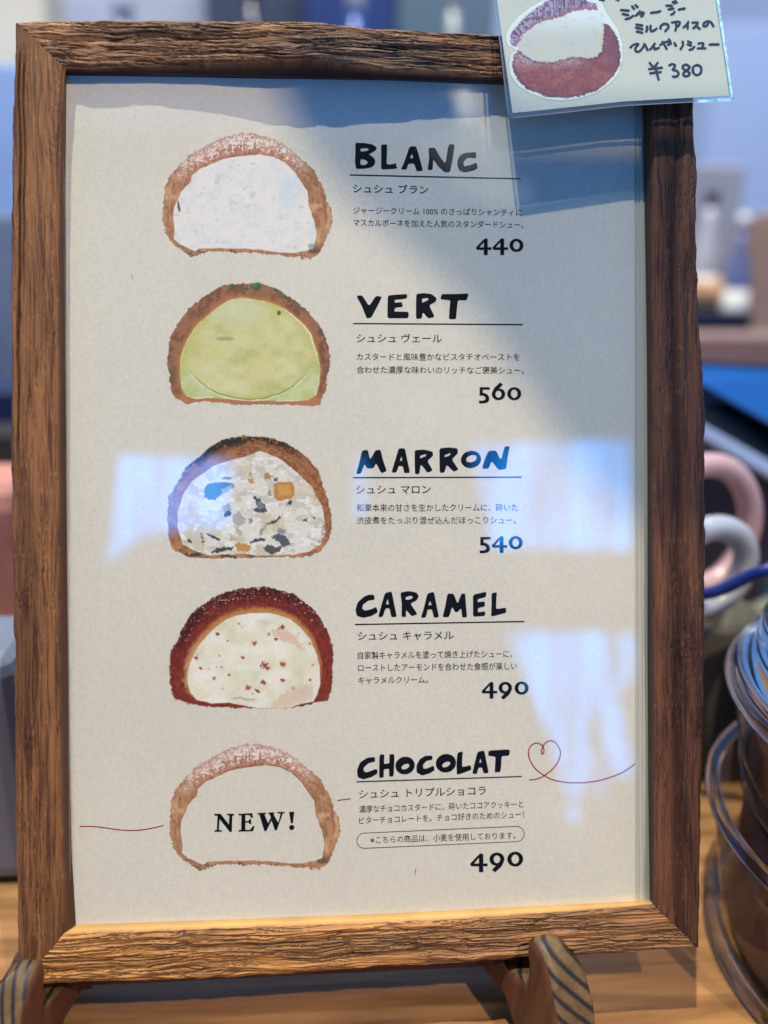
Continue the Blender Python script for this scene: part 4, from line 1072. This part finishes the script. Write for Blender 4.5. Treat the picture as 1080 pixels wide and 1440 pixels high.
# ------------------------------------------------------------------ the shop behind, far out of focus
M_wall = plain('wall_paint', (.55, .60, .70, 1), .8, .1, 3)
mb = MB(); mb.box((0, 2.6, .4), (7, .1, 2.8)); w_ = mb.build('back_wall', M_wall); w_['kind'] = 'structure'
mb = MB(); mb.box((0, .9, -1.02), (7, 5, .04)); w_ = mb.build('floor', plain('floor_tile', (.13, .14, .16, 1), .6, .2, 6)); w_['kind'] = 'structure'
mb = MB(); mb.box((0, 1.02, -.44), (5.0, .55, 1.12)); w_ = mb.build('back_counter', plain('back_counter_top', (.10, .115, .16, 1), .5, .2, 8), None, bevel=.004); w_['kind'] = 'structure'
BZ = .12
PB = pxbox
PB('bread_tray', plain('tray_black', (.010, .014, .03, 1), .4), 'black tray on the back counter at the right', 'tray', 960, 438, 1060, 468, 1.10, .25, BZ)
for i, (u0, u1) in enumerate(((978, 1010), (1016, 1056))):
    a = at((u0+u1)/2, 440, 1.12)
    mb = MB(); mb.lathe((0, 0, 0), [(0, 0), (.020, 0), (.027, .012), (.025, .028), (.014, .038), (0, .041)], 32)
    o = mb.build('bread_roll', plain('bread_crust', (.50, .26, .12, 1), .7, .3, 30), None, True)
    o.location = (a.x, a.y+.06, a.z); tag(o, ['golden bread roll on the black tray nearest the right rail', 'golden bread roll on the black tray farther from the rail'][i], 'bread roll')
PB('wooden_box', plain('pinkish_wood', (.30, .19, .16, 1), .7, .2, 10), 'low pinkish wooden box on the back counter below the black tray', 'box', 955, 470, 1200, 512, 1.00, .06, BZ-.04)
PB('cupboard', plain('grey_cupboard', (.40, .40, .43, 1), .7, .06, 4), 'pale grey cupboard against the wall at the right', 'cupboard', 900, 232, 1040, 440, 1.25, .20, BZ)
PB('paper_bag', plain('brown_bag', (.46, .28, .20, 1), .8, .2, 8), 'brownish paper bag at the far right on the back counter', 'bag', 1062, 300, 1180, 440, 1.22, .14, BZ)
PB('white_screen', plain('pale_blue_panel', (.50, .60, .80, 1), .6, .05, 4), 'pale blue white panel standing at the upper right behind the price card', 'panel', 1000, 40, 1200, 226, 1.9, .05, BZ-.4)
PB('white_jug', plain('cream_ware', (.80, .70, .50, 1), .5, .1, 8), 'cream coloured tall container at the upper left behind the frame', 'container', -80, -60, 62, 92, 1.25, .12, BZ)
PB('pale_crate', plain('pale_blue_crate', (.36, .52, .80, 1), .6, .1, 6), 'pale blue crate at the left edge on the back counter', 'crate', -120, 92, 40, 300, 1.15, .12, BZ)
PB('grey_towel', plain('grey_blue_cloth', (.20, .26, .36, 1), .9, .2, 10), 'folded grey blue towel at the left edge', 'towel', -130, 300, 45, 560, .95, .06, 0)
PB('blue_box', plain('deep_blue', (.012, .028, .09, 1), .6), 'deep blue box near the left edge behind the frame', 'box', -130, 545, 60, 620, .85, .06, 0)
PB('dark_basket', plain('dark_brown', (.03, .024, .022, 1), .7), 'dark basket at the left edge below the blue box', 'basket', -120, 606, 50, 668, .78, .05, 0)
PB('peach_cloth', plain('peach_cloth', (.62, .27, .20, 1), .8, .25, 14), 'peach coloured cloth bundle at the left edge', 'cloth', -110, 664, 42, 930, .52, .06, 0, bevel=.02)
PB('grey_canister', plain('slate_blue', (.20, .22, .27, 1), .5, .15, 9), 'slate blue tin at the lower left behind the frame', 'tin', -110, 905, 30, 1200, .365, .05, 0, bevel=.01)
# things high up along the back wall, showing above the top rail
PB('white_tray', plain('pale_enamel', (.48, .52, .60, 1), .6, .1, 7), 'pale enamel sheet standing on the back counter above the top rail', 'sheet', 70, -60, 290, 60, 1.5, .08, BZ-.5)
PB('dark_shelf_box', plain('dark_navy', (.035, .05, .09, 1), .6), 'dark navy box standing behind the middle of the top rail', 'box', 288, -60, 430, 60, 1.45, .08, BZ)
PB('bright_blue_crate', plain('bright_blue', (.010, .04, .16, 1), .5), 'bright blue crate standing behind the middle of the top rail', 'crate', 428, -60, 556, 70, 1.4, .08, BZ)
PB('teal_box', plain('grey_teal', (.10, .16, .20, 1), .5), 'grey teal box standing left of the price card above the top rail', 'box', 556, -60, 700, 70, 1.42, .08, BZ)

# bottles and jars on the back counter
def bottle(u, vtop, D, rad, col, lab, capcol=(.7, .7, .7, 1)):
    c = at(u, vtop, D); h = c.z-BZ
    root = empty('bottle', Matrix.Translation((c.x, c.y, BZ)), lab, 'bottle')
    mb = MB(); mb.lathe((0, 0, 0), [(0, 0), (rad, 0), (rad, h*.62), (rad*.4, h*.8), (rad*.38, h*.9), (0, h*.9)], 32); mb.build('body', plain('bottle_tint', col, .2, spec=.8), root, True)
    mb = MB(); mb.lathe((0, 0, 0), [(0, h*.9), (rad*.45, h*.9), (rad*.45, h), (0, h)], 24); mb.build('cap', plain('bottle_cap', capcol, .4), root, True)
    mb = MB(); mb.lathe((0, 0, 0), [(rad*1.02, h*.2), (rad*1.03, h*.2), (rad*1.03, h*.5), (rad*1.02, h*.5)], 32, True); mb.build('paper_label', plain('bottle_label', (.7, .68, .6, 1), .8), root, True)
bottle(170, -30, 1.30, .035, (.20, .26, .34, 1), 'grey blue bottle at the back above the left half of the top rail')
bottle(352, -60, 1.28, .030, (.02, .03, .05, 1), 'nearly black bottle at the back above the middle of the top rail', (.5, .1, .08, 1))
bottle(500, -40, 1.26, .032, (.02, .10, .40, 1), 'blue bottle at the back beside the bright blue crate')
bottle(640, -50, 1.30, .028, (.26, .30, .28, 1), 'pale green grey bottle at the back left of the price card')
bottle(1004, 262, 1.14, .020, (.55, .52, .50, 1), 'pale bottle in front of the grey cupboard at the right', (.08, .09, .12, 1))
bottle(1048, 300, 1.12, .018, (.16, .18, .30, 1), 'slate bottle between the grey cupboard and the paper bag')

# ------------------------------------------------------------------ lit shop windows and two added glare panes behind the camera, mirrored in the glass
def mirror_pt(u, v, zdist):
    p = P(u, v, .002); d = p-np.array(CAM_L); k = (zdist-.002)/(-d[2])
    return M_FRAME @ Vector((p[0]+d[0]*k, p[1]+d[1]*k, zdist))
def win_mat(name, strength, seed, white=False):
    m, nt, out = mat_new(name)
    tc = N(nt, 'ShaderNodeTexCoord'); mp = N(nt, 'ShaderNodeMapping'); mp.inputs['Scale'].default_value = (26, 6, 3.2); mp.inputs['Location'].default_value = (seed*1.7, 0, seed)
    mp.inputs['Rotation'].default_value = (0, .35, 0)
    nt.links.new(tc.outputs['Object'], mp.inputs['Vector'])
    nz = N(nt, 'ShaderNodeTexNoise'); nz.inputs['Scale'].default_value = 1.3; nz.inputs['Detail'].default_value = 3
    nt.links.new(mp.outputs[0], nz.inputs['Vector'])
    cr = N(nt, 'ShaderNodeValToRGB'); e = cr.color_ramp.elements
    e[0].position = .38 if seed != 13 else .44; e[0].color = (.0, .10, .40, 1); e[1].position = .60; e[1].color = (.02, .34, 1.0, 1)
    nt.links.new(nz.outputs['Fac'], cr.inputs[0])
    em = N(nt, 'ShaderNodeEmission'); em.inputs['Strength'].default_value = strength
    if white: e[0].color = (.25, .30, .36, 1); e[1].color = (1, 1, 1, 1)
    nt.links.new(cr.outputs[0], em.inputs[0]); nt.links.new(em.outputs[0], out.inputs[0]); return m
M_wf = plain('window_frame_dark', (.03, .03, .035, 1), .6)
WINS = [([(662, 624), (884, 620), (887, 774), (692, 770)], 'bright blue shop window reflected beside the heading MARRON', 12, 1),
        ([(170, 641), (326, 647), (322, 744), (262, 745), (215, 750), (184, 762), (151, 791)], 'bright blue shop window reflected over the chestnut chou', 13, 5),
        ([(498, 641), (516, 644), (515, 724), (497, 728)], 'narrow bright window strip reflected at the start of the heading MARRON', 9, 9),
        ([[(714, 890), (777, 890), (804, 955), (830, 1012), (832, 1070), (818, 1118), (800, 1112), (775, 1040), (745, 965)],
          [(779, 890), (859, 890), (869, 935), (876, 968), (862, 984), (855, 1012), (842, 1000), (832, 1012), (812, 975), (795, 930)],
          [(843, 1002), (868, 984), (879, 1012), (893, 1090), (870, 1094), (855, 1050)],
          [(788, 1096), (814, 1092), (820, 1118), (804, 1126)], [(796, 1137), (812, 1134), (816, 1150), (805, 1160), (796, 1152)],
          [(837, 1062), (848, 1058), (853, 1108), (846, 1130), (840, 1100)], [(875, 892), (890, 892), (891, 950), (883, 966)]],
          'ragged bright window broken by dark branches, reflected beside the heading CARAMEL', 11, 13),
        ([(638, 122), (664, 118), (674, 150), (672, 190), (682, 240), (652, 238)], 'added white glowing slit reflected as glare above the heading BLANC', 4.5, 23),
        ([(585, 196), (640, 176), (702, 172), (720, 240), (748, 258), (750, 292), (690, 282), (640, 262)], 'added pale glowing pane that brightens the glass round the last letter of BLANC', 1.3, 27)]
for pix, lab, stg, sd in WINS:
    polys = pix if isinstance(pix[0], list) else [pix]
    allp = [mirror_pt(u, v, 1.0) for q in polys for u, v in q]
    c = sum(allp, Vector())/len(allp)
    root = empty('window_or_glare_pane', Matrix.Translation(c), lab, 'window')
    nrm = (M_FRAME.to_3x3() @ Vector((0, 0, 1)))
    if len(polys) > 1:
        wm = win_mat('glowing_pane', stg, sd)
        for q in polys:
            pq = [mirror_pt(u, v, 1.0)-c for u, v in chaikin(q, .06)]; n = len(pq)
            link_mesh('window_pane', mesh_from('window_pane', [tuple(p) for p in pq]+[tuple(p+nrm*.01) for p in pq], [list(range(n))[::-1], [n+i for i in range(n)]]+[[i, (i+1) % n, n+(i+1) % n, n+i] for i in range(n)]), wm, root)
        continue
    ps = allp
    n = len(ps); inner = [p-c for p in ps]; back = [p-c+nrm*.02 for p in ps]
    f = [list(range(n))]
    link_mesh('window_pane', mesh_from('window_pane', [tuple(v) for v in inner]+[tuple(v) for v in back], [list(range(n))[::-1], [n+i for i in range(n)]]+[[i, (i+1) % n, n+(i+1) % n, n+i] for i in range(n)]),
              win_mat('glowing_pane', stg, sd, sd > 20), root)
    outr = [p*1.0+(p.normalized()*.012) for p in inner]
    vs = [tuple(p) for p in inner]+[tuple(p) for p in outr]
    vs += [tuple(p+nrm*.015) for p in inner]+[tuple(p+nrm*.015) for p in outr]
    fs = []
    for i in range(n):
        j = (i+1) % n
        fs += [[i, j, n+j, n+i], [2*n+i, 3*n+i, 3*n+j, 2*n+j], [n+i, n+j, 3*n+j, 3*n+i]]
    link_mesh('window_frame', mesh_from('window_frame', vs, fs), M_wf, root)

# unseen board added before the ceiling spot, shaped to throw the soft diagonal shadow
ZB = .60
edge_px = [(395, 60), (420, 130), (455, 200), (505, 262), (578, 320), (640, 372), (700, 440), (742, 502), (800, 592), (860, 662), (905, 702), (1060, 790), (1130, 780), (1130, 195), (700, 195), (660, 120), (560, 60)]
pb = []
for u, v in edge_px:
    q = Vector(P(u, v, 0).tolist()); k = (L2.z-ZB)/(L2.z-q.z); pb.append(M_FRAME @ (L2+(q-L2)*k))
cb = sum(pb, Vector())/len(pb); nb_ = M_FRAME.to_3x3() @ Vector((0, 0, .006)); n = len(pb)
me = mesh_from('spot_blocker', [tuple(p-cb) for p in pb]+[tuple(p-cb+nb_) for p in pb], [list(range(n))[::-1], [n+i for i in range(n)]]+[[i, (i+1) % n, n+(i+1) % n, n+i] for i in range(n)])
o = link_mesh('spot_blocker', me, plain('dark_board', (.05, .06, .08, 1), .8)); o.location = cb
tag(o, 'dark hanging board above the viewer that shades the menu\'s upper right', 'board')

# unseen dark sheet added behind the windows to darken what the glass mirrors
mb = MB(); mb.box((0.0, -.22, 1.10), (2.4, 1.66, .02)); o = mb.build('sky_blocker', plain('blocker_charcoal', (.018, .020, .026, 1), .9)); o.matrix_world = M_FRAME
tag(o, 'added charcoal sheet behind the viewer that darkens the reflections in the glass', 'sky_blocker')
